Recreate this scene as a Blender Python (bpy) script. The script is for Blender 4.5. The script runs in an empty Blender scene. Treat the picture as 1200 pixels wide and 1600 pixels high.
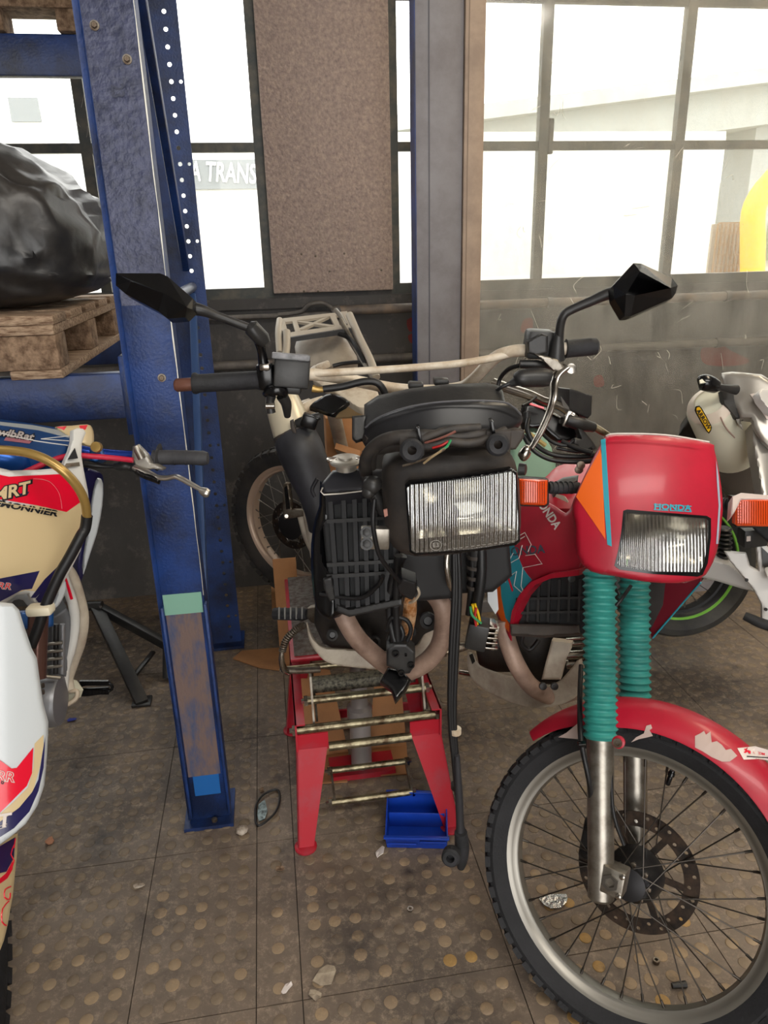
import bpy, bmesh, math, random
from mathutils import Vector, Matrix
from mathutils.geometry import delaunay_2d_cdt
random.seed(7)
sc = bpy.context.scene
COL = sc.collection
# ------------------------------------------------------------------ camera, world, lights, exposure
FPX = 1150.0; PITCH = math.radians(20.0); ROLL = math.radians(1.4); CAMZ = 1.62
CP = Vector((0, 0, CAMZ))
CF = Vector((0, math.cos(PITCH), -math.sin(PITCH)))
U0 = Vector((0, math.sin(PITCH), math.cos(PITCH)))
CR = Vector((math.cos(ROLL), 0, 0)) - U0 * math.sin(ROLL)
CU = U0 * math.cos(ROLL) + Vector((math.sin(ROLL), 0, 0))
camd = bpy.data.cameras.new('camera'); cam = bpy.data.objects.new('camera', camd); COL.objects.link(cam)
camd.sensor_fit = 'VERTICAL'; camd.sensor_height = 36.0; camd.lens = FPX / 1600 * 36.0
camd.clip_start = 0.02; camd.clip_end = 400
m3 = Matrix((CR, CU, -CF)).transposed()
cam.matrix_world = Matrix.Translation(CP) @ m3.to_4x4()
sc.camera = cam
world = bpy.data.worlds.new('overcast_sky'); sc.world = world; world.use_nodes = True
wn = world.node_tree.nodes['Background']
wn.inputs[0].default_value = (1.0, 0.985, 0.96, 1); wn.inputs[1].default_value = 5.0
vs = sc.view_settings
vs.view_transform = 'Standard'; vs.look = 'None'; vs.exposure = 0.0; vs.gamma = 1.0; vs.use_curve_mapping = False

def area_light(name, loc, size, energy, color, rot=(0, 0, 0)):  # added area lights that fill the interior, not fixtures of the workshop
    l = bpy.data.lights.new(name, 'AREA'); l.shape = 'RECTANGLE'; l.size, l.size_y = size
    l.energy = energy; l.color = color
    o = bpy.data.objects.new(name, l); COL.objects.link(o); o.location = loc; o.rotation_euler = rot
    o['label'] = 'added fill light above the workshop floor'; o['category'] = 'lamp'; o['kind'] = 'structure'
    return o
area_light('fill_light', (1.3, -0.6, 3.3), (2.6, 0.5), 70, (1.0, 0.95, 0.87), (math.radians(18), 0, 0))
area_light('fill_light', (-1.8, 0.6, 3.5), (0.5, 2.4), 8, (1.0, 0.96, 0.9), (0, 0, 0))
area_light('fill_light', (2.0, 2.0, 3.5), (0.5, 1.8), 42, (1.0, 0.84, 0.62), (0, 0, 0))  # added warm fill for the floor on the right

# ------------------------------------------------------------------ coordinate helpers
TH = math.radians(8.6); CT, ST = math.cos(TH), math.sin(TH)
EX = Vector((CT, ST, 0)); EY = Vector((-ST, CT, 0)); EZ = Vector((0, 0, 1))
def S(u, v, z): return Vector((u * CT - v * ST, u * ST + v * CT, z))      # workshop frame (v towards the window wall)
def ray(px, py): return CF + CR * ((px - 600) / FPX) - CU * ((py - 800) / FPX)
def W(px, py, Y): d = ray(px, py); return CP + d * (Y / d.y)               # point at distance Y in front of the camera position
def G(px, py, z=0.0): d = ray(px, py); return CP + d * ((z - CAMZ) / d.z)  # point at height z
def SV(px, py, v): d = ray(px, py); return CP + d * (v / (-d.x * ST + d.y * CT))
def zc(P): return (P - CP).dot(CF)
def proj(P):
    q = P - CP; c = q.dot(CF); return (600 + FPX * q.dot(CR) / c, 800 - FPX * q.dot(CU) / c)

# ------------------------------------------------------------------ materials
def lin(h):
    if not isinstance(h, str): return (*h, 1.0)
    h = h.lstrip('#'); r = []
    for i in (0, 2, 4):
        c = int(h[i:i + 2], 16) / 255
        r.append(c / 12.92 if c <= .04045 else ((c + .055) / 1.055) ** 2.4)
    return (*r, 1.0)
MATS = {}
def mat(name, col, rough=.5, metal=0.0, dirt=None, dscale=6.0, damt=.5, bump=0.0, bscale=80.0, coat=0.0, stretch=None, sharp=.12, spec=None):
    if name in MATS: return MATS[name]
    m = bpy.data.materials.new(name); m.use_nodes = True; MATS[name] = m
    nt = m.node_tree; n = nt.nodes; L = nt.links; b = n['Principled BSDF']
    b.inputs['Base Color'].default_value = lin(col); b.inputs['Roughness'].default_value = rough
    b.inputs['Metallic'].default_value = metal
    if coat: b.inputs['Coat Weight'].default_value = coat; b.inputs['Coat Roughness'].default_value = .12
    if spec is not None: b.inputs['Specular IOR Level'].default_value = spec
    tc = n.new('ShaderNodeTexCoord'); src = tc.outputs['Object']
    if stretch:
        mp = n.new('ShaderNodeMapping'); mp.inputs['Scale'].default_value = stretch; L.new(src, mp.inputs[0]); src = mp.outputs[0]
    if dirt is not None:
        nz = n.new('ShaderNodeTexNoise'); nz.inputs['Scale'].default_value = dscale; nz.inputs['Detail'].default_value = 8; nz.inputs['Roughness'].default_value = .65
        L.new(src, nz.inputs['Vector'])
        rp = n.new('ShaderNodeMapRange'); rp.inputs[1].default_value = .5 - sharp + (.5 - damt) * .4; rp.inputs[2].default_value = .5 + sharp + (.5 - damt) * .4
        L.new(nz.outputs['Fac'], rp.inputs[0])
        mx = n.new('ShaderNodeMix'); mx.data_type = 'RGBA'; mx.inputs[6].default_value = lin(col); mx.inputs[7].default_value = lin(dirt)
        L.new(rp.outputs[0], mx.inputs[0]); L.new(mx.outputs[2], b.inputs['Base Color'])
    if bump:
        nb = n.new('ShaderNodeTexNoise'); nb.inputs['Scale'].default_value = bscale; nb.inputs['Detail'].default_value = 4
        L.new(src, nb.inputs['Vector'])
        bp = n.new('ShaderNodeBump'); bp.inputs['Strength'].default_value = bump; bp.inputs['Distance'].default_value = .01
        L.new(nb.outputs['Fac'], bp.inputs['Height']); L.new(bp.outputs[0], b.inputs['Normal'])
    return m

# ------------------------------------------------------------------ object helpers
WLOC = {}
def finish(name, verts, faces, m, parent=None, smooth=35, kind=None, mats=None, mi=None, label=None):
    me = bpy.data.meshes.new(name)
    vs_ = [Vector(v) for v in verts]
    lo = Vector((min(v.x for v in vs_), min(v.y for v in vs_), min(v.z for v in vs_)))
    hi = Vector((max(v.x for v in vs_), max(v.y for v in vs_), max(v.z for v in vs_)))
    c = (lo + hi) / 2
    me.from_pydata([v - c for v in vs_], [], faces)
    for mm in (mats or [m]): me.materials.append(mm)
    if mi:
        for p, k in zip(me.polygons, mi): p.material_index = k
    bm = bmesh.new(); bm.from_mesh(me)
    bmesh.ops.recalc_face_normals(bm, faces=bm.faces); bm.to_mesh(me); bm.free()
    if smooth:
        me.shade_smooth(); me.set_sharp_from_angle(angle=math.radians(smooth))
    o = bpy.data.objects.new(name, me); COL.objects.link(o); attach(o, c, parent)
    if kind: o['kind'] = kind
    if label: o['label'] = label
    return o
def attach(o, wloc, parent):
    WLOC[o] = wloc.copy()
    if parent is not None:
        o.parent = parent; o.location = wloc - WLOC[parent]
    else: o.location = wloc
def thing(name, loc, label, cat, group=None):
    o = bpy.data.objects.new(name, None); COL.objects.link(o); o.empty_display_size = .1
    attach(o, Vector(loc), None); o['label'] = label; o['category'] = cat
    if group: o['group'] = group
    return o
def tag(o, label, cat, group=None):
    o['label'] = label; o['category'] = cat
    if group: o['group'] = group
    return o
def struct(o): o['kind'] = 'structure'; return o

def box_vf(c, hx, hy, hz, bev=0.0):
    bm = bmesh.new(); bmesh.ops.create_cube(bm, size=2)
    L = (hx.length, hy.length, hz.length)
    for v in bm.verts: v.co = Vector((v.co.x * L[0], v.co.y * L[1], v.co.z * L[2]))
    if bev: bmesh.ops.bevel(bm, geom=list(bm.edges), offset=min(bev, min(L) * .9), segments=2, affect='EDGES', profile=.5)
    X, Y, Z = hx.normalized(), hy.normalized(), hz.normalized()
    bm.verts.index_update()
    vs_ = [c + X * v.co.x + Y * v.co.y + Z * v.co.z for v in bm.verts]; fs = [[v.index for v in f.verts] for f in bm.faces]
    bm.free(); return vs_, fs
def obox(name, c, hx, hy, hz, m, parent=None, bev=0.0, **k):
    v, f = box_vf(c, hx, hy, hz, bev); return finish(name, v, f, m, parent, smooth=40 if bev else 0, **k)
def sbox(name, u0, u1, v0, v1, z0, z1, m, parent=None, bev=0.0, **k):
    return obox(name, S((u0 + u1) / 2, (v0 + v1) / 2, (z0 + z1) / 2), EX * (abs(u1 - u0) / 2), EY * (abs(v1 - v0) / 2), EZ * (abs(z1 - z0) / 2), m, parent, bev, **k)
class Acc:
    def __init__(s): s.v = []; s.f = []
    def add(s, vf):
        n = len(s.v); s.v += list(vf[0]); s.f += [[i + n for i in f] for f in vf[1]]
    def build(s, name, m, parent=None, **k): return finish(name, s.v, s.f, m, parent, **k)
# box that faces the camera side: centre pixel, size in pixels, distance Y, depth in metres, in-plane rotation, yaw
def pbox(name, cx, cy, w, h, Y, depth, m, parent=None, rot=0.0, yaw=0.0, tilt=0.0, bev=.003, **k):
    v, f = pbox_vf(cx, cy, w, h, Y, depth, rot, yaw, tilt, bev); return finish(name, v, f, m, parent, smooth=40, **k)
def pbox_vf(cx, cy, w, h, Y, depth, rot=0.0, yaw=0.0, tilt=0.0, bev=.003):
    c = W(cx, cy, Y); s = zc(c) / FPX
    R = Matrix.Rotation(math.radians(yaw), 3, 'Z') @ Matrix.Rotation(math.radians(-tilt), 3, 'X')
    x, y, z = R @ Vector((1, 0, 0)), R @ Vector((0, 1, 0)), R @ Vector((0, 0, 1))
    Q = Matrix.Rotation(math.radians(-rot), 3, y); x = Q @ x; z = Q @ z
    hw = w * s / 2; hh = h * s / 2 / math.cos(PITCH)
    return box_vf(c + y * depth / 2, x * hw, y * depth / 2, z * hh, bev)

def catmull(pts, n=6, closed=False):
    out = []; N = len(pts)
    if N < 3: return [Vector(p) for p in pts]
    rng = range(N if closed else N - 1)
    for i in rng:
        g = (lambda k: pts[k % N]) if closed else (lambda k: pts[max(0, min(N - 1, k))])
        p0, p1, p2, p3 = Vector(g(i - 1)), Vector(g(i)), Vector(g(i + 1)), Vector(g(i + 2))
        for j in range(n):
            t = j / n
            out.append(.5 * ((2 * p1) + (p2 - p0) * t + (2 * p0 - 5 * p1 + 4 * p2 - p3) * t * t + (3 * p1 - p0 - 3 * p2 + p3) * t ** 3))
    if not closed: out.append(Vector(pts[-1]))
    return out
def tube_vf(pts, r, seg=10, sm=5, closed=False, flat=1.0):
    P = [Vector(p) for p in pts]; rr = r if isinstance(r, (list, tuple)) else [r] * len(P)
    if sm and len(P) > 2:
        q = catmull([Vector((*p, k)) for p, k in zip(P, rr)], sm, closed); P = [Vector(x[:3]) for x in q]; rr = [x[3] for x in q]
    N = len(P); V = []; Fc = []
    t0 = (P[1] - P[0]).normalized(); up = Vector((0, 0, 1)) if abs(t0.z) < .9 else Vector((0, 1, 0))
    nrm = t0.cross(up).normalized()
    for i in range(N):
        a = P[i - 1] if (i > 0 or closed) else P[i]; b = P[(i + 1) % N] if (i < N - 1 or closed) else P[i]
        t = (b - a).normalized(); nrm = (nrm - t * nrm.dot(t)).normalized(); bn = t.cross(nrm)
        for k in range(seg):
            A = 2 * math.pi * k / seg
            V.append(P[i] + (nrm * math.cos(A) + bn * math.sin(A) * flat) * rr[i])
    for i in range(N if closed else N - 1):
        for k in range(seg):
            a = i * seg + k; b = i * seg + (k + 1) % seg; c = ((i + 1) % N) * seg + (k + 1) % seg; d = ((i + 1) % N) * seg + k
            Fc.append([a, b, c, d])
    if not closed: Fc.append(list(range(seg))[::-1]); Fc.append([(N - 1) * seg + k for k in range(seg)])
    return V, Fc
def tube(name, pts, r, m, parent=None, seg=10, sm=5, closed=False, flat=1.0, **k):
    v, f = tube_vf(pts, r, seg, sm, closed, flat); return finish(name, v, f, m, parent, smooth=50, **k)
def ptube(name, pts, r, m, parent=None, **k): return tube(name, [W(*p) for p in pts], r, m, parent, **k)
def lathe_vf(p0, axis, prof, seg=32, closed=False, ref=None):
    ax = axis.normalized(); up = ref or (Vector((0, 0, 1)) if abs(ax.z) < .9 else Vector((1, 0, 0)))
    x = (up - ax * up.dot(ax)).normalized(); y = ax.cross(x); V = []; Fc = []
    for (h, r) in prof:
        for k in range(seg):
            A = 2 * math.pi * k / seg; V.append(p0 + ax * h + (x * math.cos(A) + y * math.sin(A)) * r)
    N = len(prof)
    for i in range(N if closed else N - 1):
        for k in range(seg):
            j = (i + 1) % N
            Fc.append([i * seg + k, i * seg + (k + 1) % seg, j * seg + (k + 1) % seg, j * seg + k])
    if not closed:
        Fc.append(list(range(seg))[::-1]); Fc.append([(N - 1) * seg + k for k in range(seg)])
    return V, Fc
def lathe(name, p0, axis, prof, m, parent=None, seg=32, closed=False, smooth=40, **k):
    v, f = lathe_vf(p0, axis, prof, seg, closed); return finish(name, v, f, m, parent, smooth=smooth, **k)
def bolt(name, c, axis, r, h, m, parent, seg=6):
    ax = axis.normalized()
    a = Acc(); a.add(lathe_vf(c, ax, [(0, r * 1.5), (h * .3, r * 1.5)], 14)); a.add(lathe_vf(c + ax * h * .3, ax, [(0, r), (h * .6, r), (h * .7, r * .8)], seg))
    return a.build(name, m, parent, smooth=30)

# curved moulded panels: outline given where the edges lie, plane by three anchor points, bulge, thickness, rounded rim
class Surf:
    def __init__(s, a, b, c, bulge=None):
        A, B, D = W(*a), W(*b), W(*c); s.n = (B - A).cross(D - A).normalized(); s.p = A
        if s.n.dot(CF) > 0: s.n = -s.n
        s.b = bulge
    def at(s, px, py, lift=0.0):
        d = ray(px, py); t = (s.p - CP).dot(s.n) / d.dot(s.n)
        k = (s.b(px, py) if s.b else 0.0) + lift
        return CP + d * (t - k / d.length)
def cyl(x0, x1, amt, y0=None, y1=None, amty=0.0):     # convex bulge across x (and y)
    def f(px, py):
        s = max(-1.3, min(1.3, (px - (x0 + x1) / 2) / ((x1 - x0) / 2))); r = amt * (1 - s * s)
        if y0 is not None:
            t = max(-1.3, min(1.3, (py - (y0 + y1) / 2) / ((y1 - y0) / 2))); r += amty * (1 - t * t)
        return r
    return f
def seg_d(p, a, b):
    ab = b - a; t = max(0, min(1, (p - a).dot(ab) / max(ab.dot(ab), 1e-9))); return (p - a - ab * t).length
def panel_vf(surf, outline, thick=.003, g=8, sm=0, rnd=0.0, lift=0.0, hole=None):
    P = [Vector((x, y)) for x, y in outline]
    if sm: P = [Vector((q.x, q.y)) for q in catmull([Vector((p.x, p.y, 0)) for p in P], sm, True)]
    B = []
    for i, p in enumerate(P):
        q = P[(i + 1) % len(P)]; n = max(1, int((q - p).length / g))
        for k in range(n): B.append(p.lerp(q, k / n))
    x0, x1 = min(p.x for p in B), max(p.x for p in B); y0, y1 = min(p.y for p in B), max(p.y for p in B)
    H = []
    if hole:
        hp = [Vector(q) for q in hole]
        for i, p in enumerate(hp):
            q = hp[(i + 1) % len(hp)]; n = max(1, int((q - p).length / g)); H += [p.lerp(q, k / n) for k in range(n)]
    def inside(p, B=B):
        c = False; j = len(B) - 1
        for i in range(len(B)):
            a, b = B[i], B[j]
            if (a.y > p.y) != (b.y > p.y) and p.x < (b.x - a.x) * (p.y - a.y) / (b.y - a.y) + a.x: c = not c
            j = i
        return c
    def dist(p): return min(seg_d(p, B[i], B[(i + 1) % len(B)]) for i in range(len(B)))
    pts = list(B); D = [0.0] * len(B)
    if rnd:
        s0 = zc(surf.at((x0 + x1) / 2, (y0 + y1) / 2)) / FPX; rp = rnd / s0
    gg = min(g, (rnd and rp / 2.2) or g); gg = max(gg, 2.0) if (x1 - x0) * (y1 - y0) / 4 < 9000 else max(gg, 4.0)
    y = y0 + gg / 2
    while y < y1:
        x = x0 + gg / 2
        while x < x1:
            p = Vector((x, y))
            if inside(p) and not (H and inside(p, H)):
                d = dist(p)
                if d > gg * .45 and (not H or min(seg_d(p, H[i], H[(i + 1) % len(H)]) for i in range(len(H))) > gg * .4): pts.append(p); D.append(d)
            x += gg
        y += gg
    hs0 = len(pts); pts += H; D += [dist(p) for p in H]
    hedges = [(hs0 + i, hs0 + (i + 1) % len(H)) for i in range(len(H))]
    vs_, es, fs, ov, oe, of = delaunay_2d_cdt(pts, hedges, [list(range(len(B)))], 1, 1e-4)
    if H: fs = [f for f in fs if not inside(sum((vs_[i] for i in f), Vector((0, 0))) / len(f), H)]
    def depth(p, d):
        if not rnd: return 0.0
        t = min(1, d / rp); return rnd * (1 - math.sqrt(max(0, 1 - (1 - t) ** 2)))
    V = []; 
    for i, p in enumerate(vs_):
        k = ov[i][0] if ov[i] else -1
        d = D[k] if k >= 0 else 0.0
        V.append(surf.at(p.x, p.y, lift - depth(p, d)))
    n = len(V); T = max(thick, .0004)
    V += [v - surf.n * T for v in V]
    if rnd:                                        # flat back so that the piece stays solid
        for i in range(n): V[n + i] = surf.at(vs_[i].x, vs_[i].y, lift - rnd) - surf.n * T
    F_ = [list(f) for f in fs]; cnt = {}
    for f in fs:
        for i in range(len(f)):
            e = (f[i], f[(i + 1) % len(f)]); cnt[e] = 1
    for f in list(F_): 
        pass
    for (a, b) in list(cnt):
        if (b, a) not in cnt: F_.append([b, a, a + n, b + n])
    F_ += [[i + n for i in f][::-1] for f in fs]
    return V, F_
def panel(name, surf, outline, m, parent=None, thick=.003, g=8, sm=0, rnd=0.0, lift=0.0, smooth=40, hole=None, **k):
    v, f = panel_vf(surf, outline, thick, g, sm, rnd, lift, hole); return finish(name, v, f, m, parent, smooth=smooth, **k)

def text_panel(name, txt, surf, px, py, h, ang, m, parent, lift=.002, bold=0.0, sx=1.0, align='CENTER', shear=0.0, outline=0):
    cu = bpy.data.curves.new(name, 'FONT'); cu.body = txt; cu.size = 1; cu.align_x = align; cu.align_y = 'CENTER'; cu.offset = bold; cu.shear = shear; cu.resolution_u = 3
    t = bpy.data.objects.new(name, cu); me = bpy.data.meshes.new_from_object(t); bpy.data.objects.remove(t)
    ca, sa = math.cos(math.radians(ang)), math.sin(math.radians(ang)); V = []
    for v in me.vertices:
        x, y = v.co.x * sx * h / .7, v.co.y * h / .7
        V.append(surf.at(px + x * ca + y * sa, py + x * sa - y * ca, lift))
    F_ = [list(p.vertices) for p in me.polygons]
    return finish(name, V, F_, m, parent, smooth=0)
# ------------------------------------------------------------------ materials
M_blue = mat('rack_blue', '#193a78', .45, 0, dirt='#121f3e', dscale=5, damt=.45, bump=.15, bscale=140)
M_blueworn = mat('rack_worn', '#74605a', .6, .1, dirt='#284a74', dscale=11, damt=.3, bump=.2, stretch=(2, 2, .7))
M_mint = mat('old_green_paint', '#7fae9a', .6)
M_wood = mat('pallet_wood', '#b39a80', .85, 0, dirt='#6e5440', dscale=22, damt=.5, bump=.5, bscale=60, stretch=(1, 6, 6))
M_wood2 = mat('pallet_end_grain', '#9a8068', .9, 0, dirt='#5e4836', dscale=40, damt=.5, bump=.6, bscale=90)
M_sack = mat('black_sheeting', '#1f1f21', .36, 0, dirt='#4a4540', dscale=4, damt=.25, bump=.25, bscale=14, sharp=.2)
M_black = mat('black_plastic', '#1b1b1d', .42, 0, dirt='#2b2a29', dscale=12, bump=.05)
M_blackgl = mat('gloss_black', '#0c0c0e', .22, 0)
M_rubber = mat('rubber', '#191a1c', .7, 0, dirt='#26262a', dscale=20, bump=.15, bscale=160)
M_hose = mat('rubber_boot', '#202023', .5, 0, dirt='#34343a', dscale=6)
M_cable = mat('cable_black', '#141416', .45)
M_dusty = mat('dusty_black', '#2a2624', .62, 0, dirt='#453d37', dscale=7, damt=.5)
M_chrome = mat('chrome', '#c9c4bc', .22, 1.0, dirt='#8a7f74', dscale=18, damt=.35)
M_alu = mat('brushed_alu', '#a39d93', .38, .9, dirt='#7d766d', dscale=25, damt=.4, stretch=(1, 1, 1))
M_rim = mat('rim_alu', '#96928a', .42, .8)
M_steel = mat('dull_steel', '#7f776c', .45, .8, dirt='#5b4a3b', dscale=30, damt=.4)
M_spoke = mat('spoke', '#4f4a45', .4, .9)
M_zinc = mat('zinc_yellow', '#9b9277', .35, .85, dirt='#5a4b39', dscale=35, damt=.4, bump=.2)
M_rust = mat('rusty_pipe', '#a5672f', .85, .1, dirt='#d9b48c', dscale=45, damt=.45, bump=.5, bscale=120)
M_head = mat('heat_stained_pipe', '#ab9080', .5, .15, dirt='#7f675a', dscale=10, damt=.5, bump=.1)
M_cream = mat('cream_plastic', '#c3b9a8', .5, 0, dirt='#98897a', dscale=7, damt=.4)
M_white = mat('white_bar', '#d3c7b4', .42, 0, dirt='#a48a6a', dscale=14, damt=.3)
M_red = mat('red_plastic', '#b81230', .42, 0, dirt='#a00e28', dscale=3, coat=.15)
M_redstand = mat('red_stand', '#b8182c', .42, 0, dirt='#a83c48', dscale=9, damt=.25, coat=.1)
M_teal = mat('teal_rubber', '#2f8f86', .55, 0, dirt='#24716b', dscale=8)
M_tealp = mat('teal_print', '#2c95a8', .4)
M_orange = mat('orange_print', '#e8651a', .4)
M_whitep = mat('white_print', '#ddd2cc', .5)
M_darkp = mat('black_print', '#16181d', .5)
M_navy = mat('navy_print', '#1c1a50', .3, coat=.4)
M_redp = mat('red_print', '#e3082f', .3, coat=.4)
M_tan = mat('tan_print', '#d3bd92', .38, coat=.3)
M_whitepl = mat('white_plastic', '#ccd2d6', .35, 0, coat=.3)
M_framew = mat('white_edge', '#d9d8d4', .4)
M_blueano = mat('blue_anodised', '#1c4f9c', .3, .55)
M_blueplate = mat('blue_frame_plate', '#1a4a86', .35, .3)
M_brass = mat('brass_hose', '#a98a4e', .3, .5)
M_eng = mat('engine_grey', '#8f9094', .42, .6)
M_bin = mat('blue_bin', '#1644b8', .35, 0, dirt='#12389a', dscale=5)
M_card = mat('cardboard', '#c08a5a', .85, 0, dirt='#a87850', dscale=4)
M_grey = mat('silver_paint', '#9b968e', .3, .35, coat=.4)
M_gold = mat('smoked_panel', '#5a544d', .25, .3, coat=.4)
M_silencer = mat('cream_silencer', '#cfccb8', .35, .1)
M_swing = mat('white_swingarm', '#c6c3bf', .4, .1)
M_green = mat('green_stripe', '#6fae3c', .5)
M_rimpink = mat('champagne_rim', '#bda48f', .4, .35)
M_copper = mat('copper_end', '#6d4638', .5, .3)
M_yellow = mat('yellow_paint', '#e5b31c', .5)
M_wires = mat('yellow_wire', '#d8b400', .5)
M_wirer = mat('red_wire', '#b01a1a', .5)
M_wireg = mat('green_wire', '#2f8a58', .5)
M_pinkw = mat('pink_cable', '#c21c3c', .5)
M_paper = mat('torn_paper', '#b4a58f', .9, 0, dirt='#8e8070', dscale=30)
M_stone = mat('stone', '#8d7c6a', .95, 0, dirt='#c8bcae', dscale=40, bump=.5)
M_foil = mat('foil', '#bdbdbd', .25, .9, bump=.8, bscale=60)
M_bluetag = mat('blue_tag', '#232f86', .5)

def alpha_mix(name, tint, dust_col, dust, gloss=.04, streak=0.0, rough=.05, sc_=(3, 3, 1.2), spots=0.0):
    m = bpy.data.materials.new(name); m.use_nodes = True; nt = m.node_tree; n = nt.nodes; L = nt.links
    n.remove(n['Principled BSDF']); out = n['Material Output']
    tr = n.new('ShaderNodeBsdfTransparent'); tr.inputs[0].default_value = (*tint, 1)
    df = n.new('ShaderNodeBsdfDiffuse'); df.inputs[0].default_value = lin(dust_col)
    tl = n.new('ShaderNodeBsdfTranslucent'); tl.inputs[0].default_value = lin(dust_col)
    ad = n.new('ShaderNodeMixShader'); ad.inputs[0].default_value = .5; L.new(df.outputs[0], ad.inputs[1]); L.new(tl.outputs[0], ad.inputs[2])
    mx = n.new('ShaderNodeMixShader'); mx.inputs[0].default_value = dust
    L.new(tr.outputs[0], mx.inputs[1]); L.new(ad.outputs[0], mx.inputs[2])
    if streak:
        tc = n.new('ShaderNodeTexCoord'); mp = n.new('ShaderNodeMapping'); mp.inputs['Scale'].default_value = sc_
        L.new(tc.outputs['Object'], mp.inputs[0]); nz = n.new('ShaderNodeTexNoise'); nz.inputs['Scale'].default_value = 3; nz.inputs['Detail'].default_value = 9; nz.inputs['Roughness'].default_value = .7
        L.new(mp.outputs[0], nz.inputs['Vector'])
        rp = n.new('ShaderNodeMapRange'); rp.inputs[1].default_value = .35; rp.inputs[2].default_value = .75; rp.inputs[3].default_value = max(0, dust - streak); rp.inputs[4].default_value = dust + streak
        L.new(nz.outputs['Fac'], rp.inputs[0]); last = rp.outputs[0]
        if spots:
            n2 = n.new('ShaderNodeTexNoise'); n2.inputs['Scale'].default_value = 110; n2.inputs['Detail'].default_value = 2; L.new(tc.outputs['Object'], n2.inputs['Vector'])
            r2 = n.new('ShaderNodeMapRange'); r2.inputs[1].default_value = .7; r2.inputs[2].default_value = .76; r2.inputs[4].default_value = spots; L.new(n2.outputs['Fac'], r2.inputs[0])
            am = n.new('ShaderNodeMath'); am.operation = 'ADD'; L.new(last, am.inputs[0]); L.new(r2.outputs[0], am.inputs[1]); last = am.outputs[0]
        L.new(last, mx.inputs[0])
    gl = n.new('ShaderNodeBsdfGlossy'); gl.inputs['Roughness'].default_value = rough
    m2 = n.new('ShaderNodeMixShader'); m2.inputs[0].default_value = gloss; L.new(mx.outputs[0], m2.inputs[1]); L.new(gl.outputs[0], m2.inputs[2])
    L.new(m2.outputs[0], out.inputs[0]); MATS[name] = m; return m
M_pane = alpha_mix('window_glass', (.97, .98, .97), '#d9d6cc', .05, .02, .04)
M_dirty = alpha_mix('dusty_glass', (.95, .95, .93), '#d3cbbf', .17, .03, .09, .08, spots=.3)
M_lens = None
def lens_mat(name, fac_tr, tint, freq, rot=0.0):
    m = alpha_mix(name, tint, '#c9c5bd', .02, 1 - fac_tr, 0, .12); nt = m.node_tree; n = nt.nodes; L = nt.links
    tc = n.new('ShaderNodeTexCoord'); wv = n.new('ShaderNodeTexWave'); wv.inputs['Scale'].default_value = freq; wv.inputs['Distortion'].default_value = .6; wv.wave_profile = 'SIN'
    mp = n.new('ShaderNodeMapping'); mp.inputs['Rotation'].default_value = (0, 0, 0); L.new(tc.outputs['Object'], mp.inputs[0]); L.new(mp.outputs[0], wv.inputs['Vector'])
    bp = n.new('ShaderNodeBump'); bp.inputs['Strength'].default_value = .55; bp.inputs['Distance'].default_value = .003; L.new(wv.outputs['Fac'], bp.inputs['Height'])
    for g in n:
        if g.type == 'BSDF_GLOSSY': L.new(bp.outputs[0], g.inputs['Normal'])
    return m
M_lens = lens_mat('ribbed_lens', .70, (.86, .86, .84), 40)
M_amber = mat('amber_lens', '#d8480f', .25, 0, coat=.6)
M_reflector = mat('reflector', '#e6e2da', .2, 1.0, bump=.15, bscale=14)

# wall / floor materials
def wall_mat():
    m = mat('painted_wall', '#55524f', .75, 0, dirt='#3b3a3b', dscale=2.2, damt=.5, bump=.25, bscale=30, sharp=.22, stretch=(1, 1, .45)); nt = m.node_tree; n = nt.nodes; L = nt.links
    b = n['Principled BSDF']; old = b.inputs['Base Color'].links[0].from_socket
    tc = n.new('ShaderNodeTexCoord'); nz = n.new('ShaderNodeTexNoise'); nz.inputs['Scale'].default_value = 9; nz.inputs['Detail'].default_value = 10; nz.inputs['Roughness'].default_value = .75
    L.new(tc.outputs['Object'], nz.inputs['Vector']); rp = n.new('ShaderNodeMapRange'); rp.inputs[1].default_value = .53; rp.inputs[2].default_value = .70; rp.inputs[4].default_value = .65; L.new(nz.outputs['Fac'], rp.inputs[0])
    mx = n.new('ShaderNodeMix'); mx.data_type = 'RGBA'; mx.inputs[7].default_value = lin('#7f7770'); L.new(rp.outputs[0], mx.inputs[0]); L.new(old, mx.inputs[6]); L.new(mx.outputs[2], b.inputs['Base Color'])
    return m
M_wall = wall_mat()
M_pillar = mat('rough_plaster', '#c2ac9c', .9, 0, dirt='#92807a', dscale=70, damt=.5, bump=.9, bscale=90, sharp=.2)
M_winframe = mat('window_steel', '#4a4d4b', .6, .2, dirt='#6a6459', dscale=12, damt=.35)
M_pipe = mat('old_pipe', '#8b7968', .6, .2, dirt='#5e5752', dscale=9)
M_pipeg = mat('grey_pipe', '#77716a', .6, .1, dirt='#56524f', dscale=9)
M_ceil = mat('ceiling_paint', '#9a9690', .9)
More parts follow.
